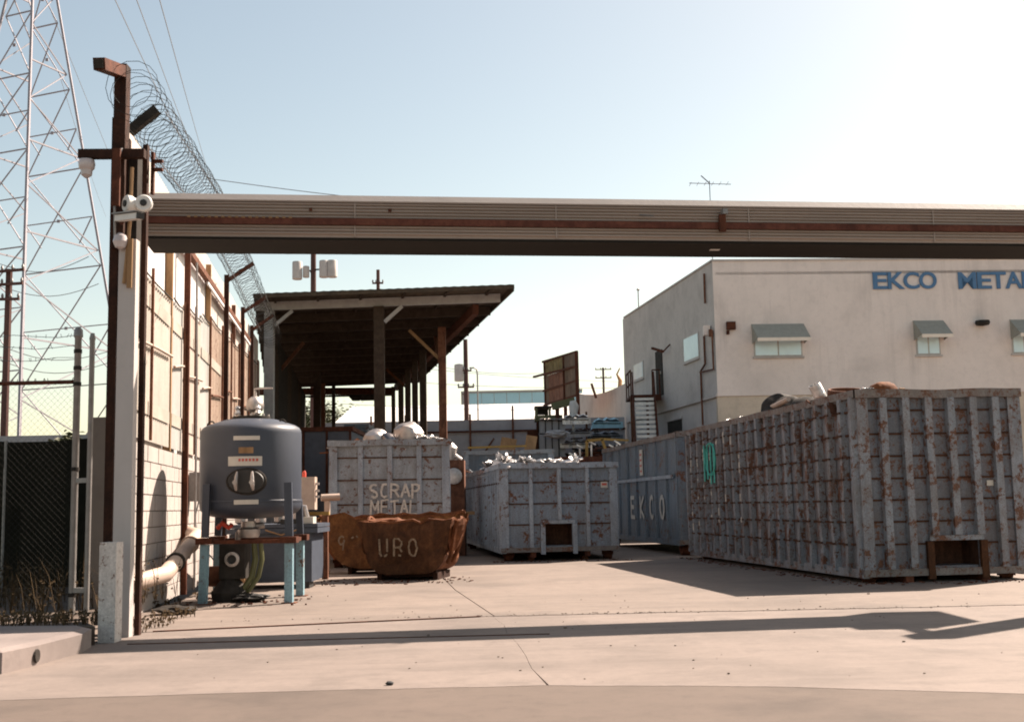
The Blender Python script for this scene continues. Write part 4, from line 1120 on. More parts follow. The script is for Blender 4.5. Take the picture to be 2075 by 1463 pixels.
mb = MB(); mb.lathe([(.02, 2.500), (.05, 2.510), (.05, 2.550), (.11, 2.580), (.125, 2.640), (.11, 2.710), (.06, 2.760), (.02, 2.770), (.02, 2.830), (.001, 2.830)], 20, (.05, 0, 0)); mk('air_valve', mb, M['steel'], tk, smooth=True)
mb = MB(); mb.path([(.04, 0, 2.820), (.04, 0, 2.870), (.12, -.02, 2.880), (.30, -.05, 2.875)], .014, 6); mk('valve_pipe', mb, M['steel'], tk, smooth=True)
for x in (-.16, .12):
    mb = MB(); mb.lathe([(.03, 2.500), (.045, 2.530), (.03, 2.570), (.045, 2.600), (.02, 2.630), (.001, 2.630)], 12, (x, -.14, 0)); mk('gauge', mb, M['alu'], tk, smooth=True)
for a in (200, 325):
    c = Vector((TR*.82*math.cos(R(a)), TR*.82*math.sin(R(a))*.5, 2.34))
    mb = MB(); mb.path([c+Vector((.06*math.cos(q*.63)*1, 0, .09*math.sin(q*.63))) for q in range(6)], .012, 6); mk('lifting_eye', mb, M['dark'], tk, smooth=True)
def patch(x0, x1, z0, z1, mat, name='label', o=.003, parent=None):
    mb = MB()
    def f(u, v):
        x = x0+(x1-x0)*u; r = TR+o; y = -math.sqrt(max(0, r*r-x*x)); return Vector((x, y, z0+(z1-z0)*v))
    mb.grid(f, 8, 1)
    mb.grid(lambda u, v: f(1-u, v)+Vector((0, .004, 0)), 8, 1)
    return mk(name, mb, mat, parent or tk)
ox = .085
patch(-.17+ox, .17+ox, 2.13, 2.185, M['label'])
patch(-.10+ox, .09+ox, 1.955, 2.035, M['wood'])
patch(-.24+ox, .20+ox, 1.79, 1.915, M['label'])
for k in range(6):
    patch(-.10+ox+k*.045, -.072+ox+k*.045, 1.85, 1.885, M['labelred'], 'print', .007)
mb = MB(); q = [(-.245+.03*math.cos(a*.63), -TR-.0+.02, 1.725+.03*math.sin(a*.63)) for a in range(10)]
patch(-.155+ox, .16+ox, 1.285, 1.345, M['label'], o=.012)
hx = .09
mb = MB(); rot = RX(90)
m2 = MB(); m2.lathe([(.001, .0), (.20, .0), (.215, -.03), (.215, -.06)], 28, (0, 0, 0), rot, cap=False)
m2.v = [(v[0]*1.15+hx, v[1]-TR-.055+.02, v[2]*.74+1.585) for v in m2.v]
mk('manway', m2, M['black'], tk, smooth=True)
mb = MB(); mb.path([(hx+.255*math.cos(a*.262), -TR-.0+.01, 1.585+.165*math.sin(a*.262)) for a in range(24)], .018, 6, closed=True); mk('manway_ring', mb, M['dark'], tk, smooth=True)
for x in (-.115, .105):
    mb = MB(); mb.path([(hx+x, -TR-.08, 1.47), (hx+x, -TR-.11, 1.53), (hx+x*.95, -TR-.11, 1.64), (hx+x*.9, -TR-.08, 1.71)], [.018, .028, .024, .014], 8); mk('clamp', mb, M['steel'], tk, smooth=True)
    mb = MB(); mb.lathe([(.035, 0), (.035, .02), (.001, .02)], 6, (hx+x, -TR-.145, 1.57), RX(90)); mk('clamp_nut', mb, M['steel'], tk)
LG = [(-.46, -.63), (.66, -.70), (.58, .55), (-.55, .42)]
for k, (x, y) in enumerate(LG):
    d = Vector((x, y, 0)); d2 = d.normalized()*(TR+.03) if k in (0, 1) else d
    mk('upper_leg', MB().bar((x, y, .86), (x*.97, y*.97, 1.56 if k < 2 else 1.35), .09 if k != 1 else .10, .07), M['tank'], tk)
    mk('leg', MB().bar((x-(.02 if k == 0 else 0), y, .012), (x, y, .77), .105, .105), M['legblue'], tk)
    mk('foot_plate', MB().bx(x-.09, x+.10, y-.09, y+.09, .001, .012), M['rust_brown'], tk)
    mk('bracket', MB().bx(x-.10, x+.11, y-.10, y+.10, .775, .855), M['rust_d'], tk)
for a, b in ((0, 1), (1, 2), (2, 3), (3, 0)):
    p = Vector((*LG[a], .80)); q = Vector((*LG[b], .80)); d = (q-p).normalized()
    mk('stand_beam', MB().bar(p+d*.11, q-d*.11, .06, .05), M['rust_d'], tk)
mb = MB(); mb.lathe([(.10, .98), (.10, 1.06)], 16, (-.02, -.05, 0)); mb.lathe([(.13, .84), (.15, .88), (.15, .95), (.10, .98)], 18, (.0, -.1, 0)); mk('outlet', mb, M['steel'], tk, smooth=True)
for dx in (0, .09):
    mb = MB(); mb.path([(.08+dx, -.15, .78), (.10+dx, -.15, .55), (.06+dx, -.18, .32), (-.06+dx, -.2, .14), (-.2+dx*.5, -.1, .08)], .032 if dx else .04, 10); mk('hose', mb, M['hose'], tk, smooth=True)
# pump and parts below and behind
pm = thing('pump', 'dark green-black pump standing under the tank', 'pump', (-3.78, 16.2, 0))
mk('body', MB().bx(-.20, .14, -.12, .25, .30, .76), M['dark'], pm)
mb = MB(); mb.lathe([(.10, 0), (.10, .04), (.062, .045), (.058, .0)], 18, (-.02, -.125, .56), RX(90), cap=False); mk('pipe_flange', mb, M['steel'], pm, smooth=True)
mb = MB(); mb.lathe([(.057, .01), (.001, .0)], 18, (-.02, -.125, .56), RX(90), cap=False); mk('pipe_mouth', mb, M['black'], pm)
mb = MB(); mb.lathe([(.24, .003), (.26, .12), (.17, .24), (.12, .30)], 14, (-.08, .02, 0)); mk('base', mb, M['dark'], pm)
mk('motor', MB().path([(-.42, .25, .32), (-.18, .25, .32)], .14, 14), M['rust_brown'], pm, smooth=True)
mk('outlet_pipe', MB().path([(0, .1, .76), (0, .1, .9), (.1, .1, .98), (.35, .15, 1.0)], .04, 8), M['steel'], pm, smooth=True)
crumple('rubber_debris', (-3.52, 15.95, .06), (.22, .14, .10), M['black'], 'black rubber debris on the ground under the tank', 'debris', None, 41)
mb = MB(); mb.path([(-4.02, 16.15, .98), (-3.95, 16.1, 1.04), (-3.86, 16.12, .98), (-3.82, 16.1, 1.02)], .035, 8); vv = solo('valve', mb, M['redval'], 'small red valve below the tank', 'valve', smooth=True)
# pipes and filter housings behind the tank
eq = thing('filter_unit', 'cluster of grey valves and pipes on a dark blue box behind the tank', 'filter unit', (-3.75, 18.7, 0))
mk('box', MB().bx(-.68, .60, -.2, .9, .10, .84), M['cabinet'], eq)
mk('rim', MB().bx(-.72, .70, -.26, .94, .845, .92), M['cabinet'], eq)
mk('rim', MB().bx(-.72, .70, -.26, .94, .93, .985), M['cabinet'], eq)
for x in (-.6, .40): mk('foot', MB().bx(x, x+.16, -.19, .2, 0, .099), M['black'], eq)
for k, (x, z, r) in enumerate(((-.55, 1.14, .10), (-.25, 1.10, .09), (.05, 1.12, .08), (.33, 1.15, .12))):
    mb = MB(); mb.lathe([(r*.5, .99), (r, 1.02), (r, z), (r*.7, z+.06), (r*.3, z+.09), (.001, z+.09)], 14, (x, .05, 0)); mk('valve_body', mb, M['steel'], eq, smooth=True)
mk('pipe', MB().path([(-.6, .0, 1.16), (.1, -.02, 1.14), (.28, 0, 1.25), (.45, .02, 1.24), (.50, .02, 1.02)], .045, 10), M['steel'], eq, smooth=True)
mk('box_lid', MB().bx(.40, .62, -.2, .1, .988, 1.09), M['label'], eq)
mk('box_lid', MB().bx(.12, .38, -.22, .1, .988, 1.06), M['black'], eq)
mk('lever', MB().bar((-.3, -.05, 1.25), (-.1, -.1, 1.36), .03), M['yellow'], eq)
mk('cable', MB().path([(-.1, -.28, .90), (.15, -.32, .82), (.4, -.3, .90)], .012, 5), M['wood'], eq)
cbx = thing('control_box', 'off-white control box with a red knob on top, beside the tank', 'control box', (-3.66, 20.6, 0))
mk('case', MB().bx(-.22, .22, -.1, .15, 1.20, 1.76), M['pvc'], cbx)
mb = MB(); mb.lathe([(.035, 1.76), (.035, 1.83), (.02, 1.87), (.001, 1.87)], 12, (.02, 0, 0)); mk('red_knob', mb, M['redval'], cbx, smooth=True)
for z in (1.4, 1.5, 1.62): mk('cable_gland', MB().bx(.222, .28, -.04, .03, z, z+.04), M['steel'], cbx)
mk('stand', MB().bx(-.05, .05, -.0, .1, 0, 1.199), M['rust_brown'], cbx)
mk('beam', MB().bx(-.5, .42, .17, .27, 1.10, 1.16), M['yellow'], cbx)
mk('leg', MB().bx(.30, .40, .17, .27, 0, 1.098), M['rust_brown'], cbx)
mb = MB(); mb.tube((-3.72, 22.9, 1.42), (-3.38, 23.0, 1.43), .07, 12); mb.bx(-3.66, -3.56, 22.9, 23.0, 0, 1.36)
solo('steel_roller', mb, M['pvc'], 'pale roller on a stand between the control box and the SCRAP METAL container', 'roller', smooth=True)
mb = MB(); mb.prism([(-4.45, 17.9, .02), (-4.05, 17.9, .02), (-4.05, 17.9, .26), (-4.2, 17.9, .34), (-4.45, 17.9, .28)], (0, .35, 0)); mb.prism([(-4.42, 17.92, .35), (-4.06, 17.92, .35), (-4.1, 17.92, .62), (-4.4, 17.92, .58)], (0, .3, 0))
solo('sandbag_stack', mb, M['wood'], 'two tan sacks stacked behind the rear tank leg', 'sacks')

# ---------------------------------------------------------------- open shed
sh = thing('open_shed', 'long open shed with a dark flat roof on steel columns', 'shed', (-3.4, 31, 0))
FR = Vector((.10, 30.3, 6.86)); FL = Vector((-6.62, 30.0, 6.70)); SD = Vector((-.193, 1, 0)); SLEN = 22
nst = 14
for i in range(nst):
    a = FL.lerp(FR, i/nst); b = FL.lerp(FR, (i+1)/nst)
    mb = MB(); row = []
    for k in range(5):
        p = a.lerp(b, k/4); row.append(p + Vector((0, noise.noise(Vector((i+k*.3, 0, 0)))*.02, (.012 if k % 2 else 0))))
    vs = row + [p+SD*SLEN for p in row]
    mb.add(vs, [(j, j+1, 6+j, 5+j) for j in range(4)])
    vs2 = [Vector(v)+Vector((0, 0, .03)) for v in vs]
    mb.add(vs2, [(j+1, j, 5+j, 6+j) for j in range(4)]); mb.add([vs[0], vs[4], vs2[4], vs2[0]], [(0, 1, 2, 3)])
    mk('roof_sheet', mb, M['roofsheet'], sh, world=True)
mk('edge_trim', MB().bar(FR+Vector((-.03, 0, -.07)), FR+SD*SLEN+Vector((-.03, 0, -.07)), .05, .14), M['roofsheet'], sh, world=True)
mk('front_trim', MB().bar(FL+Vector((0, -.0, -.04)), FR+Vector((0, -.0, -.04)), .04, .08), M['roofsheet'], sh, world=True)
for k in range(11):
    a = FL+SD*(1.05+k*2.0)+Vector((.0, 0, -.14)); b = FR+SD*(1.05+k*2.0)+Vector((-.10, 0, -.14))
    if k == 0:
        mk('fascia_beam', MB().bar(a+Vector((0, 0, .01)), b+Vector((-.08, 0, .01)), .12, .22), M['fascia'], sh, world=True)
    else:
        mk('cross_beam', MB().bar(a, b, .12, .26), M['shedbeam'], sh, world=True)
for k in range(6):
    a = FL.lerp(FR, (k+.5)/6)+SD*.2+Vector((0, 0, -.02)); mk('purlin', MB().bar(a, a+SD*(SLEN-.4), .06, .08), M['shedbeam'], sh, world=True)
mk('edge_beam', MB().bar(FR+Vector((-1.05, 1.2, -.40)), FR+Vector((-1.05, 0, -.40))+SD*(SLEN-.2), .16, .26), M['rust_d'], sh, world=True)
def col(px, Y, w, mat, top=6.55, py=800):
    p = P(px, py, Y); x = p.x
    o = mk('column', MB().bar((x, Y, 0), (x, Y, top), w, w), M['shedbeam' if mat == 'rust_d' else mat], sh, world=True); return x
xL = col(546, 31.1, .24, 'fascia', 6.46, 700); xM = col(769, 31.15, .27, 'rust_d', 6.52, 760)
xs = [(col(897, 33.9, .22, 'rust_brown', 6.35), 33.9), (col(857.5, 38.8, .22, 'rust_d', 6.35), 38.8), (col(841, 41.5, .20, 'rust_d', 6.35), 41.5), (col(826.5, 44.0, .20, 'rust_d', 6.35), 44.0), (col(812.5, 46.8, .20, 'rust_d', 6.35), 46.8), (col(797, 50.5, .16, 'rust_d', 6.35), 50.5)]
col(643, 46, .26, 'rust_d', 6.5); col(655, 50, .16, 'rust_brown', 6.5); col(676, 51, .14, 'rust_d', 6.5)
mk('knee_brace', MB().bar((xL+.14, 31.05, 6.05), (xL+.62, 31.05, 6.45), .08), M['fascia'], sh, world=True)
mk('knee_brace', MB().bar((xM+.15, 31.1, 6.1), (xM+.62, 31.1, 6.52), .09), M['fascia'], sh, world=True)
x0, y0 = xs[0]
mk('knee_brace', MB().bar((x0-.1, y0, 5.45), (x0-.95, y0+.1, 6.3), .09), M['wood'], sh, world=True)
mk('knee_brace', MB().bar((x0-.1, y0+.2, 5.4), (x0-.3, y0+1.6, 6.3), .09), M['rust_brown'], sh, world=True)
mk('knee_brace', MB().bar((-7.3, 36, 5.2), (-6.4, 36.1, 6.3), .10), M['rust_brown'], sh, world=True)
mk('knee_brace', MB().bar((xs[3][0], 44, 5.6), (xs[3][0]-.8, 44, 6.35), .09), M['rust'], sh, world=True)
mk('end_beam', MB().bar(P(560, 792, 52)-Vector((3, 0, 0)), P(800, 792, 52), .2, .30), M['rust_d'], sh, world=True)
mk('end_beam', MB().bar(P(600, 804, 51.5), P(800, 800, 51.5), .1, .08), M['dark'], sh, world=True)
mk('end_bracket', MB().prism([P(706, 803, 51.3), P(738, 803, 51.3), P(728, 812, 51.3), P(714, 812, 51.3)], (0, .1, 0)), M['dark'], sh, world=True)
mk('end_bracket', MB().bx(-6.6, -5.9, 51.2, 51.4, 5.85, 6.1), M['dark'], sh, world=True)
# dark sheets closing the left side of the shed
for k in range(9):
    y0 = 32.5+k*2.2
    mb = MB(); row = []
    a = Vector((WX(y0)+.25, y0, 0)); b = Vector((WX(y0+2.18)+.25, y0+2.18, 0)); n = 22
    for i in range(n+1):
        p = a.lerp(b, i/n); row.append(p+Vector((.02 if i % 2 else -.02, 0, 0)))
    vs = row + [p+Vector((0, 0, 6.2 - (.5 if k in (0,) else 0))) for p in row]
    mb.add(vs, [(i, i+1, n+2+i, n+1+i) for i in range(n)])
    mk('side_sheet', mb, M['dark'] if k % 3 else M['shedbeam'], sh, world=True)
for k in range(4):
    p0 = P(556+18*k, 700, 49.9); w = .45
    mk('rear_sheet', MB().bx(p0.x-.3, p0.x+.08, 49.7, 49.9, 0, 6.3), M['dark'], sh, world=True)
# things standing under the shed
def crate(name, px0, px1, pyt, Y, d, mat, label, cat, rim=None, z0=0.0):
    a = P(px0, pyt, Y); b = P(px1, pyt, Y)
    t = thing(name, label, cat, ((a.x+b.x)/2, Y, 0))
    w = (b.x-a.x)/2; h = a.z
    mk('body', MB().bx(-w, w, 0, d, z0, h-.12), M[mat], t)
    mk('rim', MB().bx(-w-.04, w+.04, -.05, d+.05, h-.118, h), M[rim or mat], t)
    k = max(1, int(w*2/.55))
    for i in range(k+1):
        x = -w+.03+(2*w-.06)*i/k
        mk('rib', MB().bx(x-.03, x+.03, -.04, -.003, z0, h-.12), M[rim or mat], t)
    return t
crate('steel_bin', 613, 712, 866, 31.8, 2.5, 'cabinet', 'dark grey steel bin under the shed with a brown top edge', 'steel bin', 'rust_d')
crate('steel_bin', 700, 745, 860, 36, 2.2, 'blue3', 'small blue steel bin under the shed behind the grey container', 'steel bin')
mc = thing('scrap_engine', 'dull grey engine with a round cap beside the SCRAP METAL container', 'engine', P(926, 1080, 29.5).xy.to_3d())
mk('block', MB().bx(-.28, .20, 0, .8, .0, 2.35), M['rust_brown'], mc)
mb = MB(); mb.lathe([(.17, 0), (.2, .03), (.2, .1), (.1, .13), (.001, .13)], 18, (-.05, -.02, 1.95), RX(90)); mk('round_cap', mb, M['steel'], mc, smooth=True)
mb = MB(); mb.lathe([(.1, 0), (.12, .12), (.16, .3), (.05, .42), (.001, .42)], 12, (-.12, .1, 2.36)); mk('intake', mb, M['steel'], mc, smooth=True)
mk('manifold', MB().path([(-.22, .1, 2.35), (.0, .05, 2.45), (.12, .1, 2.35)], .06, 8), M['steel'], mc, smooth=True)
mk('side_rail', MB().bx(-.3, .45, -.1, 0-.003, 1.0, 1.08), M['wood'], mc)

# ---------------------------------------------------------------- beige two-storey building
B0 = Vector((7.30, 42.06, 0)); B1 = Vector((5.30, 54.89, 0)); B2 = Vector((21.5, 42.92, 0)); BH = 9.8
bd = thing('beige_building', 'beige stucco two-storey building lettered EKCO METAL', 'building', B0)
lt = (B1-B0).normalized(); ft = (B2-B0).normalized()
ln = Vector((-lt.y, lt.x, 0)); ln = ln if ln.x < 0 else -ln       # outward on the left face
fn = Vector((ft.y, -ft.x, 0))                                       # outward on the street face
LL = (B1-B0).length; FL_ = (B2-B0).length
def onL(s, z, o=0.0): return B0 + lt*s + ln*o + Vector((0, 0, z))
def onF(s, z, o=0.0): return B0 + ft*s + fn*o + Vector((0, 0, z))
def slabL(name, s0, s1, z0, z1, o0, o1, mat, par=bd, **k):
    mb = MB(); mb.prism([onL(s0, z0, o0), onL(s1, z0, o0), onL(s1, z1, o0), onL(s0, z1, o0)], ln*(o1-o0)); return mk(name, mb, M[mat], par, world=True, **k)
def slabF(name, s0, s1, z0, z1, o0, o1, mat, par=bd, **k):
    mb = MB(); mb.prism([onF(s0, z0, o0), onF(s1, z0, o0), onF(s1, z1, o0), onF(s0, z1, o0)], fn*(o1-o0)); return mk(name, mb, M[mat], par, world=True, **k)
slabF('street_wall', 0, FL_, 4.92, BH, -.25, 0, 'stucco')
slabF('lower_wall', 0, FL_, 0, 4.915, -.27, -.05, 'stucco_y')
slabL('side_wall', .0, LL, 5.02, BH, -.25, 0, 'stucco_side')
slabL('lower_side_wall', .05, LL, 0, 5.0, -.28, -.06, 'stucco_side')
mb = MB(); mb.prism([onF(.1, BH-.5), onF(FL_-.1, BH-.5), onF(FL_-.1, BH-.5)+lt*LL, onL(LL-.1, BH-.5)], (0, 0, .1)); mk('roof', mb, M['stucco'], bd, world=True)
slabF('parapet_cap', -.04, FL_, BH+.002, BH+.07, -.29, .04, 'stucco_side'); slabL('parapet_cap', .05, LL+.04, BH+.002, BH+.07, -.29, .04, 'stucco_side')
slabL('floor_ledge', .02, LL, 4.90, 5.0, -.05, .05, 'stucco_side')
slabL('side_wing_wall', LL, LL+.3, 0, BH, -6, 0, 'stucco_side')
def sF(px, py):  # where a photo point lies on the street face
    d = _f + _r*((px-1037.5)/FOC) - _u*((py-731.5)/FOC); c = Vector((0, 0, EYE)); t_ = (B0-c).dot(fn)/d.dot(fn); p = c+d*t_
    return (p-B0).dot(ft), p.z
def sL(px, py):
    d = _f + _r*((px-1037.5)/FOC) - _u*((py-731.5)/FOC); c = Vector((0, 0, EYE)); t_ = (B0-c).dot(ln)/d.dot(ln); p = c+d*t_
    return (p-B0).dot(lt), p.z
def window(sl_, s0, s1, z0, z1, npanes, wallf, mat='glass'):
    w = wallf('window', s0, s1, z0, z1, .003, .03, 'frame')
    gap = .05; pw = (s1-s0-gap*(npanes+1))/npanes
    for i in range(npanes):
        a = s0+gap+i*(pw+gap); o = wallf('pane', a, a+pw, z0+.05, z1-.05, .032, .042, mat)
        o.parent = w
        # pane mesh was made in the building's frame, the window shares that frame
    sill = wallf('sill', s0-.05, s1+.05, z0-.07, z0-.003, .003, .08, 'stucco_side'); sill.parent = w
    return w
def awning(px, dark=False):
    (a0, zt), (a1, _z) = sF(px[0], px[4]), sF(px[1], px[4])
    zb = zt-.72; ou = .78; s0, s1 = a0, a1
    t = thing('awning', px[6], 'awning', onF((s0+s1)/2, zb), group='metal window awnings')
    A, Bq, C_, D_ = onF(s0, zt, .01), onF(s1, zt, .01), onF(s1, zb+.12, ou), onF(s0, zb+.12, ou)
    nsl = 7
    for i in range(nsl):
        u0, u1 = i/nsl, (i+1)/nsl-.012
        mb = MB(); mb.plate(A.lerp(D_, u0), A.lerp(D_, u1), Bq.lerp(C_, u1), Bq.lerp(C_, u0), -.02 + .0); mk('slat', mb, M['awning'], t, world=True)
    mb = MB(); mb.plate(D_, C_, C_-Vector((0, 0, .12)), D_-Vector((0, 0, .12)), .015); mk('valance', mb, M['valance'], t, world=True)
    for s_ in (s0+.01, s1-.01):
        mb = MB(); mb.prism([onF(s_, zt, .01), onF(s_, zb+.12, ou), onF(s_, zb+.0, .01)], ft*.012); mk('side_cheek', mb, M['awning'], t, world=True)
    return t
for wx in ((1527, 1626, 697, 722, 2), (1856, 1906, 694, 719, 2), (2050, 2100, 692, 716, 2), ):
    s0, z1_ = sF(wx[0], wx[2]); s1, z0_ = sF(wx[1], wx[3]); window(None, s0, s1, z0_, z1_+.35, wx[4], slabF)
awning((1522, 1628, 0, 0, 657, 0, 'widest metal awning, over the two-pane window nearest the building corner'))
awning((1849, 1911, 0, 0, 650, 0, 'narrow metal awning over the small window below the lettering'))
awning((2045, 2105, 0, 0, 648, 0, 'metal awning at the right edge of the photo'))
# windows, door and fittings on the side face
for (p0, p1, q0, q1, lab) in ((1388, 1416, 672, 736, 1), (1286, 1304, 730, 773, 1)):
    s0, z1_ = sL(p1, q0); s1, z0_ = sL(p0, q1); window(None, s0, s1, z0_, z1_, 1, slabL)
s0, z1_ = sL(1342, 710); s1, _q = sL(1331, 710)
dr = slabL('door', s0, s1+.2, 5.62, z1_+.05, .003, .03, 'dark')
kn = slabL('handle', s0+.1, s0+.16, 6.5, 6.62, .052, .1, 'steel'); kn.parent = dr
slabL('garage_opening', 4.6, 6.6, 2.6, 4.45, -.055, -.045, 'dark')
slabL('garage_frame', 4.5, 6.7, 4.46, 4.56, -.055, .0, 'stucco_side')
mb = MB(); a = onL(.7, 9.4, .06)
mb.path([onL(.75, 9.5, .07), onL(.78, 8.4, .07)], .04, 6); mk('conduit', mb, M['rust_brown'], bd, world=True)
mb = MB(); mb.path([onL(1.05, 7.3, .07), onL(1.05, 6.2, .07), onL(1.6, 6.0, .07), onL(1.6, 4.0, .07)], .04, 6); mk('conduit', mb, M['rust_brown'], bd, world=True)
mb = MB(); mb.path([onL(.12, 7.3, .07), onL(.12, 5.9, .07), onL(1.6, 5.95, .10)], .035, 6); mk('conduit', mb, M['rust_brown'], bd, world=True)
mb = MB(); mb.box(onL(.5, 7.35, .15), (.22, .3, .35)); mk('meter_box', mb, M['stucco'], bd, world=True)
mb = MB(); mb.box(onL(.2, 7.22, .1), (.12, .12, .26)); mk('meter_box', mb, M['rust_brown'], bd, world=True)
mb = MB(); mb.bar(onL(5.6, 7.55, .02), onL(5.7, 7.25, .3), .05); mb.bar(onL(5.7, 7.27, .3), onL(6.4, 7.5, .55), .10); ob = solo('wall_lamp', mb, M['rust_d'], 'dark tilted flood lamp sticking out beside the first-floor door', 'wall lamp')
s_, z_ = sF(1480, 662); mb = MB(); mb.box(onF(s_, z_+.02, .09), (.32, .16, .28)); mb.box(onF(s_-.12, z_-.22, .08), (.10, .1, .14)); solo('wall_speaker', mb, M['rust_d'], 'square rust-brown box on the street face near the building corner', 'wall box')
s_, z_ = sF(1986, 657); mb = MB(); mb.lathe([(.04, -.09), (.22, -.06), (.26, .02), (.24, .10), (.04, .12)], 16, onF(s_, z_, .2)); solo('wall_lamp', mb, M['dark'], 'dark rounded wall lamp with a rust stain below, between two awnings', 'wall lamp', smooth=True)
# lettering, built of thick letters
def block_letters(txt, pxs, z0, h, w):
    fc = bpy.data.curves.new('lettering', 'FONT')
    for ch, px in zip(txt, pxs):
        fc.body = ch; fc.size = 1.0; fc.offset = .02; fc.extrude = .02
        ob = bpy.data.objects.new('tmp', fc); COL.objects.link(ob)
        dg = bpy.context.evaluated_depsgraph_get(); me = bpy.data.meshes.new_from_object(ob.evaluated_get(dg))
        bpy.data.objects.remove(ob)
        xs_ = [v.co.x for v in me.vertices]; ys_ = [v.co.y for v in me.vertices]
        s0, _a = sF(px[0], 570); s1, _b = sF(px[1], 570)
        mb = MB()
        for v in me.vertices:
            u = (v.co.x-min(xs_))/(max(xs_)-min(xs_)); q = (v.co.y-min(ys_))/(max(ys_)-min(ys_))
            p = onF(s0+(s1-s0)*u, z0+h*q, .06 if v.co.z > 0 else .012); mb.v.append(tuple(p))
        mb.f = [tuple(p.vertices) for p in me.polygons]
        mk('letter', mb, M['letter'], bd, world=True)
block_letters('EKCO', ((1768, 1797), (1798, 1832), (1830, 1862), (1862, 1897)), 8.72, .62, 0)
block_letters('METAL', ((1941, 1977), (1979, 2008), (2006, 2038), (2036, 2070), (2070, 2098)), 8.70, .62, 0)
for k, (s_, h) in enumerate(((8.55, .30), (9.3, .34), (10.1, .42))):
    mb = MB(); mb.bar(onF(s_, BH+.07, -.1), onF(s_+.04, BH+.07+h, -.1), .07); solo('roof_stub', mb, M['dark'], ['short dark stub, leftmost of three on the roof edge above the lettering', 'middle short dark stub on the roof edge', 'rightmost and tallest dark stub on the roof edge'][k], 'vent pipe')
mb = MB(); m0 = onF(.05, BH+.07, -.12); mb.tube(m0, m0+Vector((0, 0, 2.95)), .015, 6); mb.bar(m0+Vector((-.75, -.1, 2.85)), m0+Vector((.8, .1, 2.83)), .02)
for k in range(6): mb.bar(m0+Vector((-.7+k*.27, -.25, 2.84)), m0+Vector((-.7+k*.27, .25, 2.84)), .012)
mb.bar(m0+Vector((-.3, 0, 3.15)), m0+Vector((0, 0, 2.86)), .03)
solo('tv_antenna', mb, M['wire'], 'thin TV aerial standing on the roof corner', 'antenna')
# outside stair
st = thing('outside_stair', 'red-brown steel stair climbing to the first-floor door', 'stair', (5.4, 46, 0))
lx0, lx1 = 4.85, 6.12
mk('landing', MB().bx(lx0, lx1-.0, 48.7, 50.7, 5.50, 5.60), M['rust_d'], st, world=True)
mk('landing_beam', MB().bx(lx0, lx1, 48.6, 48.69, 5.38, 5.62), M['rust_d'], st, world=True)
for x in (lx0+.05, lx0+.7):
    mk('landing_post', MB().bx(x-.05, x+.05, 48.75, 48.85, 0, 5.49), M['rust_brown'], st, world=True)
for y in (48.75, 49.7, 50.65): mk('rail_post', MB().bar((lx0+.04, y, 5.6), (lx0+.04, y, 6.65), .05), M['rust_d'], st, world=True)
for z in (6.1, 6.65): mk('rail', MB().bar((lx0+.04, 48.75, z), (lx0+.04, 50.65, z), .05), M['rust_d'], st, world=True)
mk('rail', MB().bar((5.78, 48.72, 6.65), (6.1, 48.72, 6.65), .05), M['rust_d'], st, world=True)
for x in (5.78, 6.08): mk('rail_post', MB().bar((x, 48.72, 5.62), (x, 48.72, 6.65), .05), M['rust_d'], st, world=True)
tr = None
n_st = 27
for i in range(n_st):
    z = 5.45-i*.202; y = 48.5-i*.21; x = 5.0 - i*.018
    if tr is None: tr = mk('tread', MB().bx(0, .78, -.13, .10, -.02, .02).bx(0, .78, -.14, -.131, -.09, .02), M['tread'], st); base_ = st.location; tr.location = Vector((x, y, z))-base_
    else: inst(tr, Vector((x, y, z))-base_, (0, 0, 0), st)
for dx in (-.06, .82):
    a = Vector((5.0+dx, 48.6, 5.5)); b = Vector((5.0+dx-.49, 48.5-27*.21, .05))
    mk('stringer', MB().bar(a, b, .06, .26), M['rust_d'], st, world=True)
    for k in range(5):
        p = a.lerp(b, k/4.2); mk('rail_post', MB().bar(p, p+Vector((0, 0, 1.0)), .05), M['rust_d'], st, world=True)
    mk('rail', MB().bar(a+Vector((0, 0, 1.05)), b+Vector((0, 0, 1.05)), .06), M['rust_d'], st, world=True)
mb = MB(); mb.prism([onL(9.4, 9.3-4.6, .2), onL(9.4, 4.5, .2), onL(9.0, 4.5, .2)], ln*.0+Vector((0, 0, .01)))

# ---------------------------------------------------------------- behind the yard
bw = thing('rear_yard_wall', 'grey panel wall closing the back of the yard', 'wall', (-2.5, 55, 0))
xw = [-9.2, -6.6, -5.0, -2.0, -.02, 1.7, 3.4, 5.2]
for i in range(len(xw)-1):
    for z0, z1 in ((0, 1.9), (1.92, 3.35), (3.37, 4.62), (4.66, 5.18)):
        mk('wall_panel', MB().bx(xw[i]+.02, xw[i+1]-.02, 55+.03*random.random(), 55.12, z0, z1), M['wallgrey'], bw, world=True)
    mk('post', MB().bar((xw[i], 54.93, 0), (xw[i], 54.93, 5.45 if i != 4 else 5.8), .09), M['rust_brown'], bw, world=True)
mk('top_rail', MB().bx(xw[0], xw[-1], 54.90, 54.98, 4.60, 4.68), M['rust_d'], bw, world=True)
mk('brace', MB().bar((-1.6, 54.8, 3.3), (-.9, 54.8, 4.3), .08), M['rust_brown'], bw, world=True)
wh = thing('white_roofed_shed', 'low building with a glaring white roof beyond the rear wall', 'building', (-5, 82, 0))
mk('wall', MB().bx(-12.4, 5.5, 82.3, 92, 0, 7.0), M['stucco_side'], wh, world=True)
for i in range(8):
    x0 = -12.5+i*2.3
    mb = MB(); mb.plate((x0, 82, 6.98), (x0+2.28, 82, 6.98), (x0+2.28, 92, 9.0), (x0, 92, 9.0), .06); mk('roof_sheet', mb, M['white'], wh, world=True)
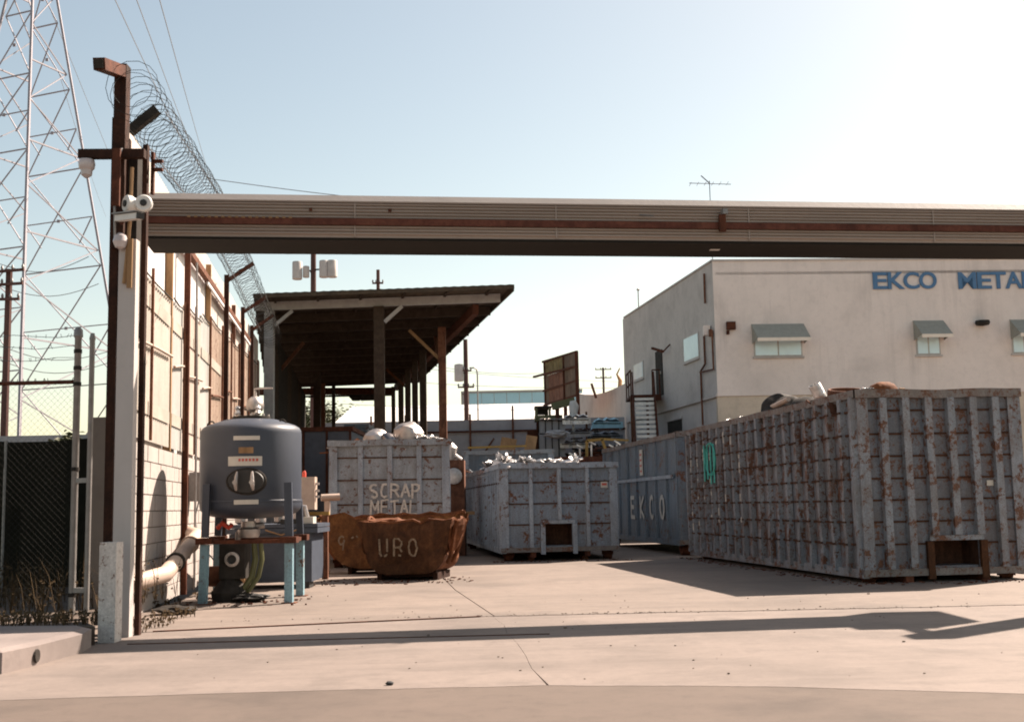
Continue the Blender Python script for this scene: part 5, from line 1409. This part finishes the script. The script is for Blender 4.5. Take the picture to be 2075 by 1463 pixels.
mk('gutter', MB().bx(-12.5, 5.9, 81.85, 81.97, 6.88, 7.02), M['rust_brown'], wh, world=True)
tb = thing('teal_warehouse', 'flat-roofed teal warehouse far behind the yard', 'building', (0, 110, 0))
a = P(950, 797, 110); b = P(1180, 792, 110); z0 = P(950, 845, 110).z
for i in range(9):
    x0 = a.x+(b.x-a.x)*i/9; x1 = a.x+(b.x-a.x)*(i+1)/9
    mk('cladding_panel', MB().bx(x0+.02, x1-.02, 110, 110.2, 0, a.z), M['teal'], tb, world=True)
c = P(934, 797, 110); mk('grey_end', MB().bx(c.x, a.x-.03, 110.2, 122, 0, a.z-.05), M['fascia'], tb, world=True)
mk('roof_edge', MB().bx(c.x, b.x, 109.9, 122, a.z+.01, a.z+.2), M['fascia'], tb, world=True)
wg = thing('rear_wing', 'grey-beige low wing with a sloping roofline behind the stair', 'building', (5, 60, 0))
def topz(px, py, s_):
    return P(px, py, s_)
w0 = P(1268, 776, 55.2); w1 = P(1168, 797, 68.0)
for i in range(5):
    a = w0.lerp(w1, i/5); b = w0.lerp(w1, (i+1)/5); sag = lambda t_: -.28*math.sin(math.pi*t_)
    mb = MB(); mb.prism([(a.x, a.y, 0), (b.x, b.y, 0), (b.x, b.y, b.z+sag((i+1)/5)), (a.x, a.y, a.z+sag(i/5))], (6, 2, 0)); mk('wall_section', mb, M['stucco_side'], wg, world=True)
mb = MB(); p = P(1208, 790, 60); mb.bar(p+Vector((0, .2, -.4)), p+Vector((-.22, .2, .35)), .12); mk('vent_pipe', mb, M['rust_brown'], wg, world=True)
mb = MB(); p = P(1256, 782, 57); mb.path([p+Vector((0, .3, -.3)), p+Vector((.05, .3, .3)), p+Vector((-.1, .3, .6)), p+Vector((.05, .3, .9))], [.12, .1, .05, .03], 7); mk('vent_pipe', mb, M['wood'], wg, world=True)
# billboard seen from behind
bb = thing('billboard', 'brown billboard frame seen at a slant above the rear wall', 'billboard', (2.5, 60, 0))
A = P(1103, 734, 63); Bq = P(1169, 713, 57.5); C_ = P(1172, 800, 57.5); D_ = P(1106, 822, 63)
for i in range(6):
    for j in range(3):
        q = lambda u, v: A.lerp(Bq, u).lerp(D_.lerp(C_, u), v)
        mb = MB(); mb.plate(q(i/6+.006, j/3+.006), q(i/6+.006, (j+1)/3-.006), q((i+1)/6-.006, (j+1)/3-.006), q((i+1)/6-.006, j/3+.006), .08); mk('sign_board', mb, M['bb_y'] if (j == 0 and i < 4) else M['bb_r'] if (j > 0 and i in (1, 2, 3)) else M['billboard'], bb, world=True)
for v in (0, .34, .67, 1): mk('stringer', MB().bar(A.lerp(D_, v)+Vector((-.1 if v != .34 else -.6, -.12, 0)), Bq.lerp(C_, v)+Vector((0, -.12, 0)), .10), M['rust_d'], bb, world=True)
for u in (.02, .62, .98):
    p = D_.lerp(C_, u); t_ = A.lerp(Bq, u); mk('post', MB().bar((p.x, p.y-.2, 0), (t_.x, t_.y-.2, t_.z), .18), M['rust_d'], bb, world=True)
# machine cab on the pile, bales, crushed cars
ex = thing('excavator', 'olive excavator cab rising over the rear wall', 'excavator', (1.3, 51, 0))
p = lambda x, y: P(x, y, 51)
def exb(n, x0, y0, x1, y1, d, m, yo=0): 
    a = p(x0, y1); b = p(x1, y0); return mk(n, MB().bx(a.x, b.x, 51+yo, 51+yo+d, a.z, b.z), M[m], ex, world=True)
exb('cab_roof', 1083, 822, 1118, 826, 1.2, 'dark'); exb('cab_pillar', 1084, 826, 1089, 848, .1, 'hose'); exb('cab_pillar', 1112, 826, 1116, 848, .1, 'hose'); exb('cab_base', 1084, 840, 1140, 852, 1.2, 'hose', .12)
exb('cab_back', 1089.5, 827, 1111.5, 839, .1, 'dark', .5)
exb('boom_post', 1126, 815, 1133, 850, .2, 'rust_d'); 
mk('boom', MB().bar(p(1118, 824), p(1165, 812), .18, .3), M['hose'], ex, world=True)
exb('undercarriage', 1088, 853, 1140, 870, 1.0, 'rust_d', .4)
a = p(1110, 905); mk('track_base', MB().bx(.6, 2.2, 51.5, 52.4, 0, p(1110, 870).z), M['rust_d'], ex, world=True)
mb = MB(); a = P(1158, 812, 50.5); mb.path([a+Vector((.05, 0, 0)), a+Vector((.1, 0, -.25)), a+Vector((.05, 0, -.7))], [.12, .22, .15], 8); mb.bar(a+Vector((.05, 0, -.65)), Vector((a.x+.05, 50.5, .0)), .1)
solo('white_tarp_bundle', mb, M['white'], 'bright white bundle beside the excavator boom', 'bundle', smooth=True)
bl = MB()
for r in range(2):
    for i in range(4):
        pa = P(1092+i*13.5, 905-r*27, 50.2); pb = P(1092+(i+1)*13.5-.6, 880-r*27, 50.2)
        t = thing('scrap_bale', ['front low', 'upper'][r] + ' grey strapped bale, number ' + str(i+1) + ' from the left of its row' if False else
                  {0: ['lower bale at the left end of the strapped stack', 'second lower bale of the strapped stack', 'third lower bale of the strapped stack', 'lower bale at the right end of the strapped stack'],
                   1: ['upper bale at the left end of the strapped stack', 'second upper bale of the strapped stack', 'third upper bale of the strapped stack', 'upper bale at the right end of the strapped stack']}[r][i], 'bale', (pa.x, 50.2, 0), group='strapped grey bales before the rear wall')
        m2 = MB(); m2.bx(pa.x+.01, pb.x-.01, 50.2+random.random()*.05, 51.0, pa.z if r else 0.0, pb.z); mk('bale', m2, M['wallgrey'], t, world=True)
        m3 = MB(); m3.bx(pa.x-.015, pa.x+.02, 50.12, 50.19, pa.z if r else 0.0, pb.z+.02); mk('strap', m3, M['dark'], t, world=True)
for k in range(4):
    p0 = P(1092+k*13.5+6.5, 850, 50.2); crumple('bale_cap', p0, (.13, .3, .09), M['steel'], ['grey crushed bundle topping the left end of the bales', 'grey crushed bundle topping the second bale', 'grey crushed bundle topping the third bale', 'grey crushed bundle topping the right end of the bales'][k], 'bundle', 'crushed bundles on the bales', 50+k)
def car(px0, px1, pyb, pyt, Y, mat, label, seed):
    a = P(px0, pyb, Y); b = P(px1, pyt, Y); w = b.x-a.x; h = b.z-a.z
    t = thing('crushed_car', label, 'crushed car', (a.x, Y, a.z), group='flattened cars stacked by the rear wall')
    random.seed(seed); mb = MB()
    def f(u, v):
        prof = [0, .8, .9, .75, 1.0, .85, .95, .8, .0]
        k = u*8; i = min(7, int(k)); z = prof[i]*(1-(k-i))+prof[i+1]*(k-i)
        return Vector((w*u+noise.noise(Vector((u*4, v*3, seed)))*.07, v*1.6-.0, h*z*(.8+.2*math.sin(v*3.1))+noise.noise(Vector((u*6, v*5, seed+3)))*.06))
    mb.grid(f, 16, 5)
    mb.grid(lambda u, v: Vector((w*u, 0+.02*math.sin(u*20), h*v*.5)), 8, 2)
    mk('body', mb, mat, t)
    mk('crease', MB().bar((w*.05, -.02, h*.42), (w*.92, -.02, h*.36), .04), M['dark'], t)
car(1140, 1197, 860, 835, 50, M['alu'], 'silvery flattened car on top of the stack beside the excavator', 1)
car(1138, 1200, 885, 866, 50, M['wallgrey'], 'dull grey flattened car in the middle of the stack', 2)
car(1135, 1205, 908, 888, 50, M['steel'], 'brownish flattened car at the bottom of the stack', 3)
car(1200, 1262, 868, 842, 52, M['teal'], 'pale teal flattened car beside the stair', 4)
car(1190, 1262, 892, 870, 51, M['blue'], 'dark blue-grey flattened car beneath the teal one', 5)
crumple('cardboard', P(1128, 880, 49.5), (.5, .3, .35), M['wallgrey'], 'grey heap of sheets between bales and cars', 'sheet heap', None, 61)
def pile(x0, x1, y0, y1, z, mat, label, seed, n=300):
    random.seed(seed); mb = MB()
    cx, cy = (x0+x1)/2, (y0+y1)/2
    for i in range(n):
        x = random.uniform(x0, x1); y = random.uniform(y0, y1)
        e = max(0, 1-((x-cx)/(x1-x0)*1.9)**2)*max(0, 1-((y-cy)/(y1-y0)*1.9)**2)
        zz = z*(e**.5)*random.uniform(.55, 1.0)
        l = random.uniform(.15, .8); rot = RZ(random.uniform(0, 360)) @ RX(random.uniform(-50, 50))
        mb.box((x, y, max(.1, zz)), (l, random.uniform(.04, .3), random.uniform(.03, .12)), rot)
    return solo('scrap_heap', mb, mat, label, 'scrap', kind='stuff')
pile(1.0, 6.2, 44.5, 50.5, 3.6, M['rust_d'], 'dark tangled scrap heap before the flattened cars', 5, 520)
pile(-1.2, 5.6, 37.5, 42, 2.7, M['rust_brown'], 'brown scrap heap behind the middle container', 6, 520)
pile(1.5, 5.2, 47.5, 51, 4.3, M['dark'], 'blackish scrap heap at the foot of the stair', 7, 260)
pile(.0, 3.2, 36.5, 37.6, 2.9, M['steel'], 'grey cut metal along the middle container back', 9, 90)
yf = thing('yellow_frame', 'faded yellow tubular frame on the scrap behind the middle container', 'frame', P(1210, 935, 38).xy.to_3d())
q = lambda x, y, Y=38: P(x, y, Y)
for a, b in (((1189, 940), (1189, 893)), ((1189, 893), (1222, 890)), ((1220, 890), (1236, 938))):
    mk('tube', MB().bar(q(*a), q(*b), .09), M['yellow'], yf, world=True)
mk('tube', MB().bar(q(1222, 890), q(1272, 892, 42), .07), M['yellow'], yf, world=True)
for a, b in (((1190, 938), (1190, 960)), ((1236, 938), (1236, 960))): mk('leg', MB().bar(q(*a), (q(*b).x, 38, 0), .09), M['yellow'], yf, world=True)
for k, (x, y, s) in enumerate(((1160, 922, .12), (1198, 897, .10), (1240, 905, .10), (1175, 905, .10), (1250, 897, .08))):
    c = P(x, y, 38); mb = MB(); mb.bar(c+Vector((-s, 0, .06)), c+Vector((s*1.4, .1, -.06)), .05); mb.bar(c+Vector((0, .02, -.05)), (c.x, 38.3, 0), .05)
    solo('metal_strip', mb, M['alu'], ['bright strip near the middle container left of the yellow frame', 'bright strip just inside the top of the yellow frame', 'slanting bright strip right of the yellow frame', 'bright strip left of the yellow frame post', 'bright strip at the far end of the yellow frame'][k], 'metal strip')
lb = MB(); p0 = P(1117, 945, 37); p1 = P(1235, 945, 37); lb.bx(p0.x, p1.x, 37, 37.5, 0, P(1170, 925, 37).z)
solo('steel_trough', lb, M['rust_d'], 'dark rusty trough behind the rim of the middle container', 'trough')

# ---------------------------------------------------------------- utility poles, lamp, wires
def pole(px, pyt, Y, r, label, arms=(), trafos=(), mat='pole', top=None):
    t0 = P(px, pyt, Y); t = thing('utility_pole', label, 'utility pole', (t0.x, Y, 0), group='wooden utility poles')
    q = MB(); q.path([(0, 0, 0), (0, 0, t0.z)], [r*1.3, r], 8); mk('mast', q, M[mat], t)
    for (py, hw, tilt) in arms:
        z = P(px, py, Y).z; a = mk('cross_arm', MB().bar((-hw, -r-.06, z-tilt), (hw, -r-.06, z+tilt), .10), M[mat], t)
        for k in range(4):
            x = -hw*.92+hw*1.84*k/3; q = MB(); q.lathe([(.04, 0), (.06, .06), (.03, .16), (.001, .16)], 8, (x, -r-.06, z+.06+tilt*(x/hw))); mk('insulator', q, M['galv'], a)
    for (dx, py, rr, hh) in trafos:
        z = P(px, py, Y).z; q = MB(); q.lathe([(rr*.9, z-hh/2-.03), (rr, z-hh/2), (rr, z+hh/2), (rr*.9, z+hh/2+.05), (.001, z+hh/2+.1)], 14, (dx, -.1, 0)); tr_ = mk('transformer', q, M['fascia'] if mat != 'pole' else M['stucco_side'], t, smooth=True)
        mk('bracket', MB().bar((dx*.4, -.1, z), (0, 0, z), .08), M['dark'], t)
    return t
pole(19, 546, 45, .13, 'brown utility pole with three cross arms, in front of the lattice tower', [(551, .65, .04), (578, .62, .03), (608, .5, .0)])
pole(635, 503, 70, .16, 'utility pole carrying several pale transformers above the shed roof', [(514, 1.6, .0)], [(-.95, 549, .30, 1.0), (.65, 547, .28, .95), (1.15, 547, .30, .95), (-.42, 552, .2, .6)])
pole(766, 547, 75, .11, 'bare thin pole top showing over the shed roof', [(575, .35, .0)])
pole(943, 688, 72, .13, 'leaning brown utility pole with one transformer right of the shed', [(752, .35, .0), (785, .5, .0)], [(-.42, 756, .28, .95)])
pole(1222, 745, 130, .12, 'small distant utility pole with two cross arms left of the building', [(749, .9, .0), (766, .9, .0)])
lp = thing('street_lamp', 'thin street lamp with a curved neck above the rear wall', 'street lamp', (P(969, 860, 74).x, 74, 0))
z = P(968, 745, 74).z
mk('mast', MB().path([(0, 0, 0), (0, 0, z-.4), (-.05, 0, z-.1), (-.2, 0, z)], .05, 6), M['galv'], lp, smooth=True)
mk('lamp_head', MB().bar((-.2, 0, z), (-.5, 0, z-.02), .14, .07), M['galv'], lp)
p = P(1293, 590, 75); mb = MB(); mb.tube((p.x, 75, 0), (p.x, 75, p.z), .035, 6); mb.lathe([(.03, 0), (.12, .1), (.001, .2)], 8, (p.x, 75, p.z))
solo('mast', mb, M['galv'], 'very thin pale mast left of the beige building roof', 'mast')
mb = MB()
for (a, b) in (((690, 818, 72), (1300, 826, 76)), ((700, 764, 72), (1300, 786, 76)), ((700, 730, 72), (1300, 775, 90)), ((860, 738, 72), (1110, 756, 72))):
    A_ = P(*a); B_ = P(*b); mb.path([A_.lerp(B_, i/12)+Vector((0, 0, -.25*math.sin(math.pi*i/12))) for i in range(13)], .016, 3)
solo('power_lines', mb, M['wire'], 'faint street power lines strung behind the shed and the billboard', 'power lines')
mb = MB()
for (a, b) in (((205, -60, 40), (440, 420, 190)), ((262, -40, 42), (425, 380, 190)), ((318, -20, 42), (440, 400, 180)), ((90, -10, 70), (330, 560, 200)), ((120, 150, 90), (215, 440, 200)), ((0, 700, 60), (220, 712, 60)), ((0, 730, 60), (220, 735, 60)), ((0, 535, 60), (180, 520, 60)), ((0, 580, 60), (200, 575, 62))):
    A_ = P(*a); B_ = P(*b); mb.path([A_.lerp(B_, i/10)+Vector((0, 0, -.6*math.sin(math.pi*i/10))) for i in range(11)], .022, 3)
solo('power_lines', mb, M['wire'], 'thin high-voltage lines crossing the sky beside the lattice tower', 'power lines')

# ---------------------------------------------------------------- lattice tower
tw = thing('transmission_tower', 'tall pinkish-white lattice transmission tower at the left edge', 'transmission tower', (-25.0, 60, 0))
c0 = P(46, 850, 60); base = [Vector((2.05, -5.0)), Vector((5.0, 2.05)), Vector((-2.05, 5.0)), Vector((-5.0, -2.05))]
cx = -25.05
K = lambda z: max(.04, 1-(z-5.2)/28.7)
def cor(i, z): b = base[i % 4]*K(z); return Vector((cx+b.x+.0*z, 60+b.y, z))
for i in range(4):
    mk('leg', MB().bar(cor(i, 0), cor(i, 34), .11), M['tower'], tw, world=True)
zig = [0, 3.5, 6.6, 9.6, 12.4, 15.0, 17.5, 19.9, 22.2, 24.4, 26.5, 28.5, 30.4, 32]
for j in range(len(zig)-1):      # single zigzag on the lit narrow face
    for i in (0, 2):
        a, b = cor(i + (j % 2), zig[j]), cor(i + 1 - (j % 2), zig[j+1])
        mk('brace', MB().bar(a, b, .05), M['tower'], tw, world=True)
        if j % 2 == 0: mk('strut', MB().bar(cor(i, zig[j+1]), cor(i+1, zig[j+1]), .07), M['tower'], tw, world=True)
lev = [0, 8.0, 14.2, 19.4, 23.6, 27.2, 30.0, 32]
for j in range(len(lev)-1):      # large crosses on the wide faces
    z0, z1 = lev[j], lev[j+1]; zm = (z0+z1)/2
    for i in (1, 3):
        a, b, c, d = cor(i, z0), cor(i+1, z0), cor(i, z1), cor(i+1, z1); q = (a+b+c+d)/4
        mk('brace', MB().bar(a, d, .05), M['tower'], tw, world=True)
        mk('brace', MB().bar(b, c, .05), M['tower'], tw, world=True)
        mk('strut', MB().bar(c, d, .06), M['tower'], tw, world=True)
        mk('gusset', MB().box(q, (.16, .05, .16)), M['tower'], tw, world=True)
        if j < 4:
            mk('strut', MB().bar(cor(i, zm), cor(i+1, zm), .05), M['tower'], tw, world=True)
            mk('strut', MB().bar(cor(i, zm), (a+q)/2, .05), M['tower'], tw, world=True); mk('strut', MB().bar(cor(i+1, zm), (b+q)/2, .05), M['tower'], tw, world=True)

# ---------------------------------------------------------------- trees
def tree(label, c, r, h, n, trunk_h, seed, name='leafy_tree'):
    random.seed(seed)
    t = thing(name, label, 'tree', (c[0], c[1], 0))
    mk('trunk', MB().path([(0, 0, 0), (.1, 0, trunk_h*.5), (-.05, 0, trunk_h)], [.22, .16, .1], 8), M['pole'], t)
    for k in range(5):
        a = k*1.3; mk('limb', MB().path([(0, 0, trunk_h*.8), (math.cos(a)*r*.4, math.sin(a)*r*.4, trunk_h+h*.3), (math.cos(a)*r*.7, math.sin(a)*r*.7, trunk_h+h*.6)], [.09, .06, .02], 6), M['pole'], t)
    mb = MB(); cl_ = []
    for k in range(26):
        a = random.uniform(0, 6.28); q = random.random()**.5; cl_.append(Vector((math.cos(a)*r*q, math.sin(a)*r*q*.7, trunk_h+h*(.15+.75*random.random()*(1-q*.6)))))
    for i in range(n):
        b = random.choice(cl_); s_ = r*.24
        p_ = b+Vector((random.gauss(0, s_), random.gauss(0, s_), random.gauss(0, s_*.6)))
        w = random.uniform(.09, .2); rot = RZ(random.uniform(0, 360)) @ RX(random.uniform(-60, 60))
        vs = [rot @ Vector(v)*w + p_ for v in ((-1, 0, 0), (0, -.45, .1), (1, 0, 0), (0, .45, .1))]
        mb.add(vs, [(0, 1, 2, 3)])
    mk('crown', mb, M['leaf'], t)
    return t
q = P(655, 840, 96); tree('green tree seen under the far end of the shed roof', (q.x-.3, 96), 3.4, 3.6, 9000, 6.6, 3)
q = P(712, 840, 99); tree('smaller sparse tree at the right of the green one under the shed', (q.x, 99), 2.0, 2.2, 2200, 7.2, 5)
q = P(152, 880, 34); tree('small bush top showing over the dark screened fence by the posts', (q.x, 34), .7, 1.6, 1200, 2.2, 7, 'bush')
mb = MB(); mb.bx(-40, -8.8, 34.5, 34.8, 0, 3.5)
solo('far_wall', mb, M['wallgrey'], 'low grey wall far behind the chain-link fence', 'wall')
